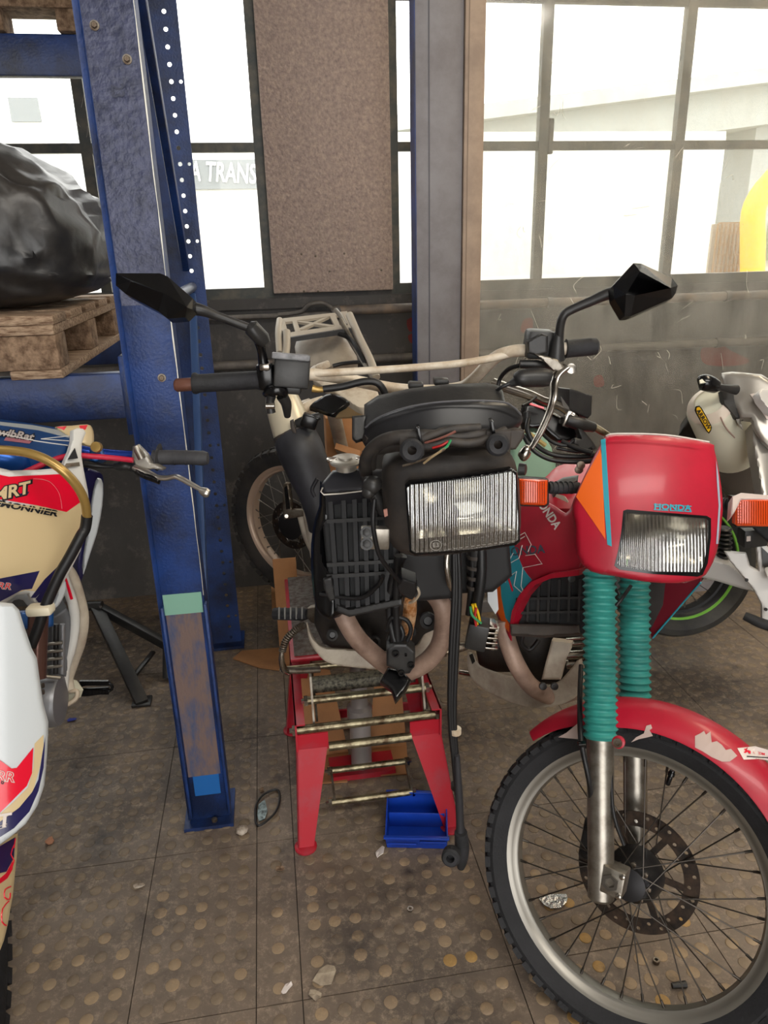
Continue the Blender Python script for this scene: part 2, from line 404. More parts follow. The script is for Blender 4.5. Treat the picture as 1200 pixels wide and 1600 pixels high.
def floor_mat(name, base, dirt, light):
    m = bpy.data.materials.new(name); m.use_nodes = True; n = m.node_tree.nodes; L = m.node_tree.links; b = n['Principled BSDF']
    geo = n.new('ShaderNodeNewGeometry')
    def nz(scale, lo, hi, det=8, rough=.65):
        t = n.new('ShaderNodeTexNoise'); t.inputs['Scale'].default_value = scale; t.inputs['Detail'].default_value = det; t.inputs['Roughness'].default_value = rough
        L.new(geo.outputs['Position'], t.inputs['Vector']); r = n.new('ShaderNodeMapRange'); r.inputs[1].default_value = lo; r.inputs[2].default_value = hi; L.new(t.outputs['Fac'], r.inputs[0]); return r.outputs[0]
    def mix(f, a, c):
        x = n.new('ShaderNodeMix'); x.data_type = 'RGBA'; L.new(f, x.inputs[0])
        if hasattr(a, 'links'): L.new(a, x.inputs[6])
        else: x.inputs[6].default_value = lin(a)
        x.inputs[7].default_value = lin(c); return x.outputs[2]
    c = mix(nz(1.3, .44, .62), base, dirt)
    c = mix(nz(30, .50, .72, 12, .85), c, light)
    c = mix(nz(5.0, .58, .72), c, '#3a3431')
    L.new(c, b.inputs['Base Color']); r = nz(4, .3, .7); rr = n.new('ShaderNodeMapRange'); L.new(r, rr.inputs[0]); rr.inputs[3].default_value = .42; rr.inputs[4].default_value = .75; L.new(rr.outputs[0], b.inputs['Roughness'])
    bp = n.new('ShaderNodeBump'); bp.inputs['Strength'].default_value = .35; bp.inputs['Distance'].default_value = .003; t = n.new('ShaderNodeTexNoise'); t.inputs['Scale'].default_value = 90; t.inputs['Detail'].default_value = 5; L.new(geo.outputs['Position'], t.inputs['Vector']); L.new(t.outputs['Fac'], bp.inputs['Height']); L.new(bp.outputs[0], b.inputs['Normal'])
    return m
M_floor = floor_mat('rubber_tile', '#7a6b5d', '#4c443e', '#b3a08a')
M_stud = [floor_mat('stud_a', '#9c866b', '#7d6b58', '#b89b74'), floor_mat('stud_b', '#84735f', '#655a50', '#a08970'), floor_mat('stud_c', '#ab8854', '#957646', '#c49a58')]
M_joint = mat('joint_dirt', '#433c36', .95)

# ------------------------------------------------------------------ floor
floor = struct(sbox('floor', -5, 5, -4.2, 3.46, -.12, -.006, M_joint))
us = [-4.92, -4.42, -3.92, -3.42, -2.92, -2.42, -1.92, -1.42, -.92, -.42, -.136, -.031, .469, .969, 1.469, 1.969, 2.469, 2.969, 3.469, 3.969, 4.469, 4.969]
vs2 = [-4.2, -2.28, -1.28, -.28, .22, .72, 1.22, 1.715, 2.21, 2.71, 3.2, 3.46]
stud_pts = []
for i in range(len(us) - 1):
    for j in range(len(vs2) - 1):
        u0, u1, v0, v1 = us[i], us[i + 1], vs2[j], vs2[j + 1]
        t = sbox('floor_tile', u0 + .0012, u1 - .0012, v0 + .0012, v1 - .0012, -.006, random.uniform(-.0006, .0006), M_floor, floor)
        nu = max(1, int((u1 - u0 - .02) / .0525)); nv = max(1, int((v1 - v0 - .02) / .0525))
        if v0 < .7: continue
        ou = (u1 - u0 - (nu - 1) * .0525) / 2; ov_ = (v1 - v0 - (nv - 1) * .0525) / 2
        for a in range(nu):
            for b in range(nv):
                p = S(u0 + ou + a * .0525, v0 + ov_ + b * .0525, 0)
                if p.y < .5: continue
                q = proj(p)
                if -60 < q[0] < 1260 and q[1] < 1690: stud_pts.append(((p - CP).length, p))
stud_pts.sort(key=lambda t: t[0])
sv, sf = lathe_vf(Vector((0, 0, -.001)), EZ, [(0, .0162), (.0022, .0158), (.0032, .0143), (.0034, .0)][:3], 14)
def stud_mesh(m):
    me = bpy.data.meshes.new('stud'); me.from_pydata(sv, [], sf); me.materials.append(m); me.shade_smooth(); me.set_sharp_from_angle(angle=.6); return me
SM = [stud_mesh(m) for m in M_stud]
for d, p in stud_pts[:296]:
    o = bpy.data.objects.new('stud', SM[random.choice((0, 0, 1, 1, 2) if p.x > .1 else (0, 1, 1))]); COL.objects.link(o); attach(o, p, floor)
    k = random.uniform(.92, 1.05); o.scale = (k, k, random.uniform(.5, 1.1))
a = Acc()
for d, p in stud_pts[296:]:
    a.add(([p + Vector((v.x, v.y, v.z * random.uniform(.6, 1.05))) for v in sv], sf))
a.build('stud', floor_mat('stud_far', '#85745f', '#5e5248', '#9c876a'), floor, kind='stuff')

# ------------------------------------------------------------------ window wall
WV = 3.46; ZT = 2.015; ZB = 1.45; ZTOP = 2.575
wb = Acc()
for (u0, u1, z0, z1) in [(-5, 5, -.12, 1.405), (.05, .585, 1.405, 4.5), (-5, 5, 3.7, 4.5), (3.95, 5, 1.405, 3.7), (-5, -2.0, 1.405, 3.7)]:
    c = S((u0 + u1) / 2, WV + .12, (z0 + z1) / 2); wb.add(box_vf(c, EX * (u1 - u0) / 2, EY * .12, EZ * (z1 - z0) / 2))
wall = struct(wb.build('wall_back', M_wall, smooth=0))
pil = sbox('pillar_facing', .05, .585, WV - .035, WV, 1.425, 3.9, M_pillar, wall, bev=.004)
sbox('ledge', -5, 5, WV - .02, WV, 1.36, 1.405, M_wall, wall)
def window(name, bars, z0=ZB, zt=(ZT, ZTOP, 3.14), ztop=3.7):
    fa = Acc(); u0, u1 = bars[0], bars[-1]
    w = .022; V = WV + .03
    def bar(ua, ub, za, zb, d=.02): fa.add(box_vf(S((ua + ub) / 2, V, (za + zb) / 2), EX * (ub - ua) / 2, EY * d, EZ * (zb - za) / 2))
    bar(u0 - .02, u0 + .02, z0 - .045, ztop); bar(u1 - .02, u1 + .02, z0 - .045, ztop)
    bar(u0, u1, z0 - .045, z0, .024); bar(u0, u1, ztop - .04, ztop)
    root = struct(fa.build(name, M_winframe, smooth=0))
    for b in bars[1:-1]: sbox('mullion', b - w, b + w, V - .022, V + .018, z0, ztop - .04, M_winframe, root)
    for z in zt: sbox('transom', u0 + .02, u1 - .02, V - .016, V + .012, z - .018, z + .018, M_winframe, root)
    zz = [z0] + list(zt) + [ztop - .04]
    for i in range(len(bars) - 1):
        for j in range(len(zz) - 1):
            sbox('pane', bars[i] + .022, bars[i + 1] - .022, V + .001, V + .004, zz[j] + .016, zz[j + 1] - .016, M_pane, root)
    return root
w1 = window('window_1', [-1.98, -1.33, -.665, .03])
sbox('window_latch', 1.30, 1.318, WV - .01, WV + .02, 1.98, 2.12, M_winframe, wall)
w2 = window('window_2', [.605, 1.28, 1.93, 2.58, 3.23, 3.93])
# chalk number and paint marks on the wall, screws in the pillar
ps = Surf((400, 300, 3.42), (600, 300, 3.447), (500, 450, 3.43)); 
_A, _B, _C = S(0.1, WV - .035, 1.5), S(.5, WV - .035, 1.5), S(.3, WV - .035, 2)
ps.p = _A; ps.n = -EY
def stroke(pts, r, name, m, parent):
    return tube(name, [ps.at(x, y, .0005) for x, y in pts], r, m, parent, seg=5, sm=3, flat=.3)
M_chalk = mat('chalk', '#a8978a', .95)
for pts in ([(500, 345), (500, 362), (512, 392)], [(502, 340), (534, 337), (534, 362), (533, 390)], [(524, 367), (548, 369)], [(560, 327), (556, 360), (562, 388), (572, 388), (575, 374), (566, 366), (556, 368)]):
    stroke(pts, .0022, 'chalk_mark', M_chalk, wall)
for (x, y) in [(471, 397), (493, 400), (538, 396), (515, 424), (475, 455), (497, 455), (539, 455), (596, 422)]:
    lathe('screw', ps.at(x, y), -EY, [(0, .005), (.002, .0045), (.003, .002)], M_steel, wall, seg=10)
ws = Surf((400, 300, 3.4), (600, 300, 3.4), (500, 450, 3.4)); ws.p = S(0, WV, 1); ws.n = -EY
M_redmark = mat('faded_red_paint', '#7c3532', .85)
for ol in ([(636, 500), (652, 496), (655, 512), (640, 518)], [(638, 524), (654, 520), (654, 534), (642, 536)], [(818, 500), (832, 498), (830, 520), (814, 518)],
           [(1096, 545), (1118, 532), (1142, 548), (1170, 562), (1160, 570), (1120, 572), (1098, 566)], [(928, 590), (940, 586), (944, 602), (930, 604)]):
    panel('paint_mark', ws, ol, M_redmark, wall, thick=.0004, lift=.0015, g=8, sm=3)
# pipes along the wall
def pipe_run(name, z, u0, u1, r, v, m, label):
    t = thing(name, S((u0 + u1) / 2, v, z), label, 'pipe')
    tube('pipe_tube', [S(u0, v, z), S(u1, v, z)], r, m, t, seg=14, sm=0)
    u = math.ceil(u0 / .9) * .9 + .42
    while u < u1:
        lathe('pipe_clamp', S(u - .012, v, z), EX, [(0, r + .004), (.024, r + .004)], M_pipeg, t, seg=14)
        obox('pipe_bracket', S(u, (v + WV) / 2 + .004, z), EX * .008, EY * ((WV - v) / 2), EZ * .006, M_pipeg, t)
        u += .9
    return t
pp = pipe_run('wall_pipe', 1.345, .33, 4.9, .021, 3.4, M_pipe, 'thicker brown pipe running along the wall just below the windows')
tube('pipe_joint', [S(.30, 3.4, 1.335), S(.34, 3.4, 1.345)], .026, M_pipeg, pp, seg=14, sm=0)
pipe_run('wall_pipe', 1.33, -4.9, .3, .011, 3.42, M_pipeg, 'thin dark conduit below the left window ending near the pillar')
tube('conduit_bend', [S(.06, 3.41, 1.335), S(.16, 3.40, 1.345), S(.2, 3.39, 1.375), S(.26, 3.39, 1.38), S(.31, 3.40, 1.35)], .009, M_pipeg, pp, seg=8)
pipe_run('wall_pipe', 1.12, -4.9, 4.9, .02, 3.425, M_pipeg, 'lower grey pipe running along the wall below the brown one')

# other walls and ceiling, unseen opening added behind the camera for fill light
struct(sbox('wall_left', -5.1, -5, -4.2, 3.7, 0, 4.5, M_ceil)); struct(sbox('wall_right', 5, 5.1, -4.2, 3.7, 0, 4.5, M_ceil))
struct(sbox('ceiling', -5.1, 5.1, -4.2, 3.7, 4.5, 4.6, M_ceil))
fa = Acc()
for (u0, u1, z0, z1) in [(-5, -2.1, 0, 4.5), (1.9, 5, 0, 4.5), (-2.1, 1.9, 3.0, 4.5)]: fa.add(box_vf(S((u0 + u1) / 2, -4.25, (z0 + z1) / 2), EX * (u1 - u0) / 2, EY * .05, EZ * (z1 - z0) / 2))
struct(fa.build('wall_front', M_ceil, smooth=0))

# ------------------------------------------------------------------ glazed partition
PV = 2.95
M_post = mat('grey_profile', '#8b888b', .55, .1, dirt='#7b7678', dscale=6)
M_strip = mat('beige_strip', '#b09a86', .6, 0, dirt='#9a8676', dscale=8)
gp = thing('glazed_partition', S(1.6, PV, 0), 'tall glazed partition with grey post and dusty full height glass', 'partition')
sbox('post', .598, .775, PV, PV + .09, 0, 4.49, M_post, gp, bev=.003)
sbox('post_rib', .646, .650, PV - .003, PV, 0, 4.49, mat('post_groove', '#54535a', .5), gp)
sbox('edge_trim', .595, .598, PV - .002, PV + .09, 0, 4.49, M_blue, gp)
sbox('glazing_strip', .777, .852, PV - .012, PV + .06, 0, 4.49, M_strip, gp, bev=.003)
sbox('glazing_bead', .79, .793, PV - .014, PV - .011, 0, 4.49, mat('bead_line', '#8d7a68', .6), gp)
sbox('glass_pane', .852, 3.6, PV + .02, PV + .026, .02, 4.4, M_dirty, gp)
a = Acc()
for k in range(70):
    x, y = random.uniform(765, 1195), random.choice((random.uniform(440, 700), random.uniform(20, 640))); p0 = SV(x, y, PV + .016); d = Vector((random.gauss(0, .03), 0, random.gauss(0, .04)))
    a.add(tube_vf([p0, p0 + d * .5 + Vector((random.gauss(0, .012), 0, random.gauss(0, .012))), p0 + d], random.uniform(.0003, .0009), 4, 3))
a.build('dust_strand', mat('dust_strand', '#cfc9ba', .9), gp, kind='stuff')
sbox('sill_rail', .852, 3.6, PV, PV + .05, 0, .05, M_post, gp)
sbox('far_post', 3.6, 3.75, PV, PV + .09, 0, 4.49, M_post, gp)

# ------------------------------------------------------------------ outdoors, strongly lit by the sky
M_ground = mat('yard_ground', '#b5afa2', .95, 0, dirt='#a5a188', dscale=.5)
M_bright = mat('white_cladding', '#d8d8d6', .8)
M_via = mat('viaduct_concrete', '#adb0b1', .9)
M_via2 = mat('viaduct_soffit', '#a8abaa', .9)
struct(sbox('ground', -60, 60, 4.2, 90, -.3, -.1, M_ground))
tl = thing('trailer', S(4.6, 12, -.1), 'white lorry trailer parked outside the right hand windows', 'trailer')
_t = SV(1135, 205, 11); sbox('trailer_body', 1.6, _t.x * CT + _t.y * ST, 11, 13.4, .3, _t.z, M_bright, tl); 
for u in (1, 2.3, 6.2, 7.5): lathe('trailer_wheel', S(u, 10.95, .35), EY, [(0, .2), (0, .45), (.3, .45), (.3, .2)], M_rubber, tl, seg=20)
hl = thing('hall_building', S(-6, 16, -.1), 'white hall outside the left window carrying a grey company sign', 'building')
sbox('facade', -16, 1.9, 16, 22, -.1, 4.07, M_bright, hl)
M_signg = mat('sign_grey', '#7f8385', .7)
sg = sbox('sign_band', -2.9, .35, 15.93, 15.99, 2.70, 3.22, M_signg, hl)
ss = Surf((300, 280, 15), (400, 280, 15), (350, 350, 15)); ss.p = S(0, 15.92, 1); ss.n = -EY
text_panel('lettering', 'A TRANS', ss, 349, 271, 30, 3, mat('sign_white', '#c8c8c8', .7), sg, lift=.01, bold=.02, sx=.60)
_a, _b = SV(18, 190, 15.95), SV(58, 152, 15.95); _ua, _ub = _a.x * CT + _a.y * ST, _b.x * CT + _b.y * ST; sbox('facade_window', _ua, _ub, 15.95, 16.02, _a.z, _b.z, M_signg, hl)
va = thing('viaduct', S(15, 45, -.1), 'pale concrete viaduct crossing behind the yard outside', 'viaduct')
obox('deck', S(22, 45, 9.0), (EX * .985 + EZ * .11) * 45, EY * 4, EZ * .35, M_via, va)
obox('girder', S(22, 45.2, 7.7), (EX * .985 + EZ * .11) * 45, EY * 3, EZ * 1.0, M_via2, va)
for u in (-2, 14, 30): sbox('pier', u - .8, u + .8, 44, 47, -.1, 5.5 + .11 * (u - 0), M_via, va)
hs = thing('distant_house', S(17, 60, -.1), 'pale house with pitched roof far beyond the yard', 'house')
sbox('house_wall', 9, 26, 60, 66, -.1, 4.5, M_via2, hs)
v_ = [S(8.5, 60, 4.5), S(26.5, 60, 4.5), S(20, 60, 7.2), S(15, 60, 7.2), S(8.5, 66, 4.5), S(26.5, 66, 4.5), S(20, 66, 7.2), S(15, 66, 7.2)]
finish('house_roof', v_, [[0, 1, 2, 3], [4, 5, 6, 7], [0, 4, 7, 3], [1, 5, 6, 2], [3, 2, 6, 7], [0, 1, 5, 4]], mat('roof_pale', '#8a7a74', .9), hs, smooth=0)
struct(sbox('embankment', 20, 60, 50, 52, -.1, 5.0, mat('grass_bank', '#90937a', .95)))
ex = thing('digger', S(4.6, 8.6, -.1), 'yellow digger arm standing outside at the far right window', 'machine')
tube('boom', [SV(1176, 470, 8.6), SV(1176, 380, 8.6), SV(1180, 320, 8.6), SV(1215, 270, 8.6)], [.14, .15, .14, .12], M_yellow, ex, seg=8)
pg = thing('mesh_crate', S(4.2, 8.9, -.1), 'brown mesh crate beside the digger outside', 'crate')
_c = SV(1122, 350, 8.9); _d = SV(1174, 350, 8.9); _u0 = _c.x * CT + _c.y * ST; _u1 = _d.x * CT + _d.y * ST; _zt = _c.z; _h = _zt + .1
a = Acc()
for k in range(9): a.add(box_vf(S(_u0 + (_u1 - _u0) * k / 8, 8.9, _zt - _h / 2), EX * .008, EY * .01, EZ * _h / 2))
for k in range(16): a.add(box_vf(S((_u0 + _u1) / 2, 8.9, -.09 + _h * k / 15), EX * (_u1 - _u0) / 2, EY * .01, EZ * .008))
a.build('wire_grid', mat('crate_brown', '#8b6b45', .8), pg, smooth=0); sbox('crate_board', _u0, _u1, 9.0, 9.04, -.1, _zt, mat('crate_panel', '#9c8f80', .9), pg)
# ------------------------------------------------------------------ pallet rack
rk = thing('pallet_rack', S(-.28, 2.3, 0), 'blue steel pallet rack with worn front upright and perforated rear upright', 'rack')
def uprofile(name, u0, u1, v0, d, z0, z1, t, m, parent, side=1):
    a = Acc()
    a.add(box_vf(S((u0 + u1) / 2, v0 + t / 2, (z0 + z1) / 2), EX * (u1 - u0) / 2, EY * t / 2, EZ * (z1 - z0) / 2, .002))
    for u in (u0 + t / 2, u1 - t / 2): a.add(box_vf(S(u, v0 + d / 2 + t, (z0 + z1) / 2), EX * t / 2, EY * d / 2, EZ * (z1 - z0) / 2))
    return a.build(name, m, parent)
fu0, fu1, fv = -.338, -.216, 1.83
fp = uprofile('front_upright', fu0 + .012, fu1, fv, .075, .012, 3.6, .005, M_blue, rk)
obox('edge_flange', S(fu0 + .008, fv + .03, 1.82), EX * .006 + EY * .004, EY * .036, EZ * 1.8, M_blue, fp, bev=.002)
M_dark = mat('rack_dark_face', '#3d4260', .38, .1, dirt='#1f2540', dscale=26, damt=.4, bump=.3, bscale=60)
sbox('faded_face', fu0 + .016, fu1 - .002, fv - .0012, fv, 1.5, 3.58, M_dark, fp)
sbox('worn_face', fu0 + .018, fu1 - .012, fv - .002, fv, .17, .70, M_blueworn, fp)
sbox('touched_up_patch', fu0 + .016, fu1 - .006, fv - .0016, fv, .70, .76, M_mint, fp)
sbox('bright_patch', fu0 + .03, fu1 - .018, fv - .0024, fv, .10, .17, mat('fresh_blue', '#1560a8', .45), fp)
# ragged guard plates either side of the foot
obox('guard_edge', S(fu0 + .012, fv - .006, .38), EX * .004, EY * .012, EZ * .35, M_blue, fp, bev=.002)
obox('guard_edge', S(fu1 + .002, fv - .006, .38), EX * .004, EY * .012, EZ * .35, M_blue, fp, bev=.002)
M_bare = mat('bare_edge', '#c9c6bd', .4, .5)
pts = [S(fu1 + random.uniform(-.0006, .0006), fv - .001, .75 + .06 * k) for k in range(45)]
tube('bare_edge', pts, [random.uniform(.0008, .0026) for _ in pts], M_bare, fp, seg=5, sm=2)
sbox('base_plate', fu0 - .01, fu1 + .012, fv - .035, fv + .12, 0, .012, M_blue, rk)
lathe('anchor_bolt', S(-.26, fv - .015, .012), EZ, [(0, .009), (.008, .009), (.01, .005)], M_steel, rk, seg=6)
for (x, y) in [(148, 40), (199, 93), (253, 590)]:
    p = SV(x, y, fv - .001); bolt('bolt', p, -EY, .0065, .010, M_steel, rk)
# embossed figures on the upright
es = Surf((200, 100, 1.8), (220, 100, 1.8), (200, 200, 1.8)); es.p = S(0, fv - .0035, 1); es.n = -EY
text_panel('embossed_mark', '23', es, 183, 142, 20, 84, mat('emboss', '#141c3c', .35), fp, lift=.001, bold=.01, sx=.8)
# rear upright with real holes
bu0, bu1, bv = -.325, -.208, 2.87
a = Acc(); Z = .02; K = 0
hw = .018; uc = -.247
def plate_hole(ua, ub, za, zb, r, v, t=.004, seg=12, cu=None):
    cx, cz_ = ((ua + ub) / 2 if cu is None else cu), (za + zb) / 2; ring = []; out = []
    for k in range(seg):
        A = 2 * math.pi * k / seg + math.pi / seg; c, s_ = math.cos(A), math.sin(A)
        ring.append((cx + c * r, cz_ + s_ * r)); 
        tx = ((ub - cx) if c > 0 else (cx - ua)) / max(abs(c), 1e-6); tz = ((zb - za) / 2) / max(abs(s_), 1e-6); k2 = min(tx, tz); out.append((cx + c * k2, cz_ + s_ * k2))
    V = []; n = seg
    for vv in (v, v + t):
        V += [S(p[0], vv, p[1]) for p in ring]; V += [S(p[0], vv, p[1]) for p in out]
    F_ = []
    for k in range(n):
        j = (k + 1) % n
        F_ += [[k, j, n + j, n + k], [2 * n + k, 3 * n + k, 3 * n + j, 2 * n + j], [k, 2 * n + k, 2 * n + j, j]]
    # corners
    cs = [(ub, zb), (ua, zb), (ua, za), (ub, za)]
    for (cu_, cz2) in cs:
        # nearest two outer points around the corner
        best = min(range(n), key=lambda k: (abs(math.hypot(((out[k][0] + out[(k + 1) % n][0]) / 2 - cu_), ((out[k][1] + out[(k + 1) % n][1]) / 2 - cz2)))))
        for vv, o_ in ((v, 0), (v + t, 2 * n)):
            V.append(S(cu_, vv, cz2)); F_.append([o_ + n + best, o_ + n + (best + 1) % n, len(V) - 1])
    return V, F_
while Z < 3.3:
    a.add(plate_hole(uc - .019, uc + .019, Z, Z + .05, .0072, bv))
    if K % 6 == 3: pass
    Z += .05; K += 1
ztop = Z
a.add(box_vf(S((bu0 + uc - .019) / 2, bv + .002, (ztop + .02) / 2), EX * ((uc - .019 - bu0) / 2), EY * .002, EZ * (ztop - .02) / 2))
Z = .02; K = 0
while Z < ztop - .02:
    if K % 5 == 2: a.add(plate_hole(uc + .019, bu1 + .004, Z, Z + .05, .0058, bv))
    else: a.add(box_vf(S((uc + .019 + bu1 + .004) / 2, bv + .002, Z + .025), EX * ((bu1 + .004 - uc - .019) / 2), EY * .002, EZ * .025))
    Z += .05; K += 1
a.add(box_vf(S(bu0 + .002, bv + .045, (ztop + .02) / 2), EX * .002, EY * .045, EZ * (ztop - .02) / 2))
bp_ = a.build('rear_upright', M_blue, rk, smooth=20)
sbox('base_plate', bu0 - .01, bu1 + .015, bv - .03, bv + .11, 0, .012, M_blue, rk)
# braces between the two uprights, running front to back
def brace(name, p0, p1, w, h, m=M_blue, rnd=False):
    d = (p1 - p0); c = (p0 + p1) / 2; z = (EX.cross(d.normalized())).normalized()
    return obox(name, c, EX * w, d / 2, z * h, m, rk, bev=.004)
brace('diagonal_brace', S(-.235, 1.91, 2.60), S(-.262, 2.84, 1.56), .012, .024)
tube('cross_tube', [S(-.25, 1.90, 1.49), S(-.25, 2.86, 1.49)], .017, mat('tube_grey_blue', '#5b6276', .4, .4), rk, seg=12, sm=0)
brace('diagonal_brace', S(-.25, 1.91, .35), S(-.25, 2.84, 1.46), .012, .02, mat('brace_faded', '#3a5688', .45, .2))
tube('foot_tube', [W(322, 970, 2.42), W(318, 1010, 2.36), W(322, 1120, 2.02), W(326, 1180, 1.90)], .017, mat('faded_tube', '#3f5f8c', .5, .2), rk, seg=12)
# load beams (long ones go on beyond the frame)
def beam(z0, z1, v, lab):
    o = sbox('load_beam', -3.2, fu0 + .006, v, v + .045, z0, z1, M_blue, rk, bev=.006)
    sbox('beam_end_plate', fu0 - .012, fu0 + .008, v - .004, v + .06, z0 - .04, z1 + .04, M_blue, o, bev=.002)
    return o
beam(1.235, 1.345, 1.84, 'f'); beam(1.235, 1.345, 2.80, 'b'); beam(2.145, 2.262, 2.80, 'b'); beam(2.145, 2.262, 1.84, 'f').location.z += .22
uprofile('front_upright', -3.3, -3.18, fv, .075, 0, 3.6, .005, M_blue, rk)
uprofile('rear_upright', -3.3, -3.18, bv, .075, 0, 3.6, .005, M_blue, rk)
# cobwebs at the window bars
a = Acc(); 
for k in range(46):
    c = W(132 + random.gauss(0, 10), 205 + random.gauss(0, 18), 3.35); d = Vector((random.gauss(0, .10), random.gauss(0, .03), random.gauss(0, .05))); m_ = c + d * .5 + Vector((0, 0, -.012))
    a.add(tube_vf([c, m_, c + d], .0004, 3, 2))
for k in range(30):
    x = random.uniform(5, 130); p0 = W(x, 216 + random.uniform(-3, 3), 3.35); p1 = W(x + random.uniform(-30, 30), 222 + random.uniform(-5, 8), 3.35); a.add(tube_vf([p0, (p0 + p1) / 2 - EZ * .008, p1], .0004, 3, 2))
for k in range(14):
    p0 = W(95 + random.gauss(0, 8), 25 + random.gauss(0, 8), 3.3); p1 = p0 + Vector((random.gauss(.03, .04), 0, random.gauss(-.04, .04))); a.add(tube_vf([p0, p1], .0004, 3, 0))
cw = a.build('cobweb', mat('web', '#cfc8bd', .9), None, kind='stuff'); tag(cw, 'dusty cobwebs strung over the left window bars', 'cobweb')

# ------------------------------------------------------------------ pallet and black bag
zb = 1.347
pr, pf = -.372, None
P0 = G(97, 592, zb); us_, vs_f = P0.x * CT + P0.y * ST, -P0.x * ST + P0.y * CT
P1 = G(188, 530, zb); 
pal = thing('pallet', S(us_ - .5, vs_f + .5, zb), 'weathered wooden pallet on the blue rack under the black wrapped load', 'pallet')
PR = -.470; PF = 1.79; PB = PF + .8
def board(name, u0, u1, v0, v1, z0, z1, m=M_wood): return sbox(name, u0, u1, v0, v1, z0, z1, m, pal, bev=.003)
PL = PR - 1.2
for k, (a0, a1) in enumerate([(0, .145), (.33, .475), (.655, .8)]):
    board('bottom_board', PL, PR - .01, PF + a0, PF + a1, zb, zb + .02) if False else None
for a0, a1 in [(0, .10), (.35, .45), (.70, .80)]:
    for b0, b1 in [(0, .145), (.53, .675), (1.055, 1.2)]:
        sbox('block', PR - b1, PR - b0, PF + a0 + .004, PF + a1 - .004, zb + .02, zb + .098, M_wood2, pal, bev=.004)
for b0, b1 in [(0, .1), (.55, .65), (1.1, 1.2)]:
    board('bottom_board', PR - b1 - .01, PR - b0 + .004, PF, PB, zb, zb + .02)
for a0, a1 in [(0, .12), (.17, .29), (.34, .46), (.51, .63), (.68, .80)]:
    board('deck_board', PL, PR + .003, PF + a0, PF + a1, zb + .12, zb + .141)
for b0, b1 in [(0, .145), (.53, .675), (1.055, 1.2)]:
    board('stringer_board', PR - b1, PR - b0, PF, PB, zb + .098, zb + .12)
# wrapped load
zt = zb + .141
bm = bmesh.new(); bmesh.ops.create_icosphere(bm, subdivisions=5, radius=1)
from mathutils import noise as NZ
cx, cy = PR - .345, PF + .385
for v in bm.verts:
    p = v.co.copy(); h = p.z
    q = Vector((math.copysign(abs(p.x) ** .5, p.x), math.copysign(abs(p.y) ** .5, p.y), math.copysign(abs(p.z) ** .5, p.z)))
    sh = 1 - .20 * max(0, q.z - .15) ** 1.5 - .02
    x = q.x * .40 * sh * (1 + .05 * (q.z < 0)); y = q.y * .34 * sh; z = (q.z + 1) / 2
    top = .45 - .10 * max(0, (q.x + .1)) ** 1.2
    n1 = NZ.noise(Vector((x * 6, y * 5, z * 4 + 3))); n2 = abs(NZ.noise(Vector((x * 14 + n1, y * 10, z * 9)))); n3 = 1 - abs(NZ.noise(Vector((x * 5 + 9, y * 4 + 2, z * 12 + x * 9))) * 2)
    n4 = 1 - abs(NZ.noise(Vector((x * 9 + z * 6, y * 7, z * 5 + 20)))) * 3; k = 1 + .03 * n1 - .035 * n2 + .035 * n3 + .02 * max(0, n4)
    zz = max(0.0, z * top * k); v.co = Vector((x * k, y * k, zz))
vv = [S(cx + v.co.x, cy + v.co.y, zt + v.co.z) for v in bm.verts]; ff = [[v.index for v in f.verts] for f in bm.faces]; bm.free()
bag = finish('wrapped_load', vv, ff, M_sack, None, smooth=60); tag(bag, 'bulky load wrapped in creased black plastic sheeting on the pallet', 'bag')
for pts in ([(2, 232, 0), (20, 236, 0)],): pass
# upper pallet fragments at the top left edge
up = thing('pallet', S(-.62, 2.5, 2.262), 'brown pallet on the upper rack beam at the top left corner', 'pallet')
sbox('deck_board', -1.3, -.43, 1.95, 2.91, 2.56, 2.58, M_wood2, up)
_a, _b, _c = SV(88, 40, 2.78), SV(131, 40, 2.78), SV(40, 12, 2.78); sbox('block', _a.x * CT + _a.y * ST, _b.x * CT + _b.y * ST, 2.78, 2.9, 2.264, 2.56, M_wood2, up, bev=.006); sbox('stringer_board', -1.3, _b.x * CT + _b.y * ST, 2.77, 2.91, _c.z, _c.z + .025, M_wood2, up, bev=.003) 

_a, _b = SV(-60, 40, 2.78), SV(5, 40, 2.78); sbox('block', _a.x * CT + _a.y * ST, _b.x * CT + _b.y * ST, 2.78, 2.9, 2.264, 2.56, M_wood2, up, bev=.006)

# ------------------------------------------------------------------ red lift stand under the centre motorcycle
st = thing('lift_stand', S(.21, 1.95, 0), 'red steel motorcycle lift stand with zinc cross rods', 'stand')
def leg(uf, vf_, ut, vt, zt_, w0, w1):
    # folded sheet leg: front face tapering to a small foot
    a = Acc(); sgn = 1 if uf < .2 else -1; ss_ = 1 if vf_ < 1.95 else -1
    for face in (0, 1):
        if face == 0:
            q = [S(uf - w0 * .5, vf_, .008), S(uf + w0 * .5, vf_, .008), S(ut + (w1 if sgn > 0 else 0), vt, zt_), S(ut - (0 if sgn > 0 else w1), vt, zt_)]; nn = EY * (.004 * ss_)
        else:
            uo = uf - w0 * .5 * sgn; q = [S(uo, vf_, .008), S(uo, vf_ + .03 * ss_, .008), S(ut, vt + .08 * ss_, zt_), S(ut, vt, zt_)]; nn = EX * (.004 * sgn)
        V = q + [p + nn for p in q]; a.add((V, [[0, 1, 2, 3], [7, 6, 5, 4], [0, 4, 5, 1], [1, 5, 6, 2], [2, 6, 7, 3], [3, 7, 4, 0]]))
    l = a.build('leg', M_redstand, st, smooth=0)
    lathe('foot', S(uf, vf_ + .01 * ss_, 0), EZ, [(0, .032), (.006, .032), (.010, .024)], M_redstand, l, seg=18)
leg(.003, 1.665, -.002, 1.735, .30, .045, .088); leg(.430, 1.665, .412, 1.735, .30, .045, .088)
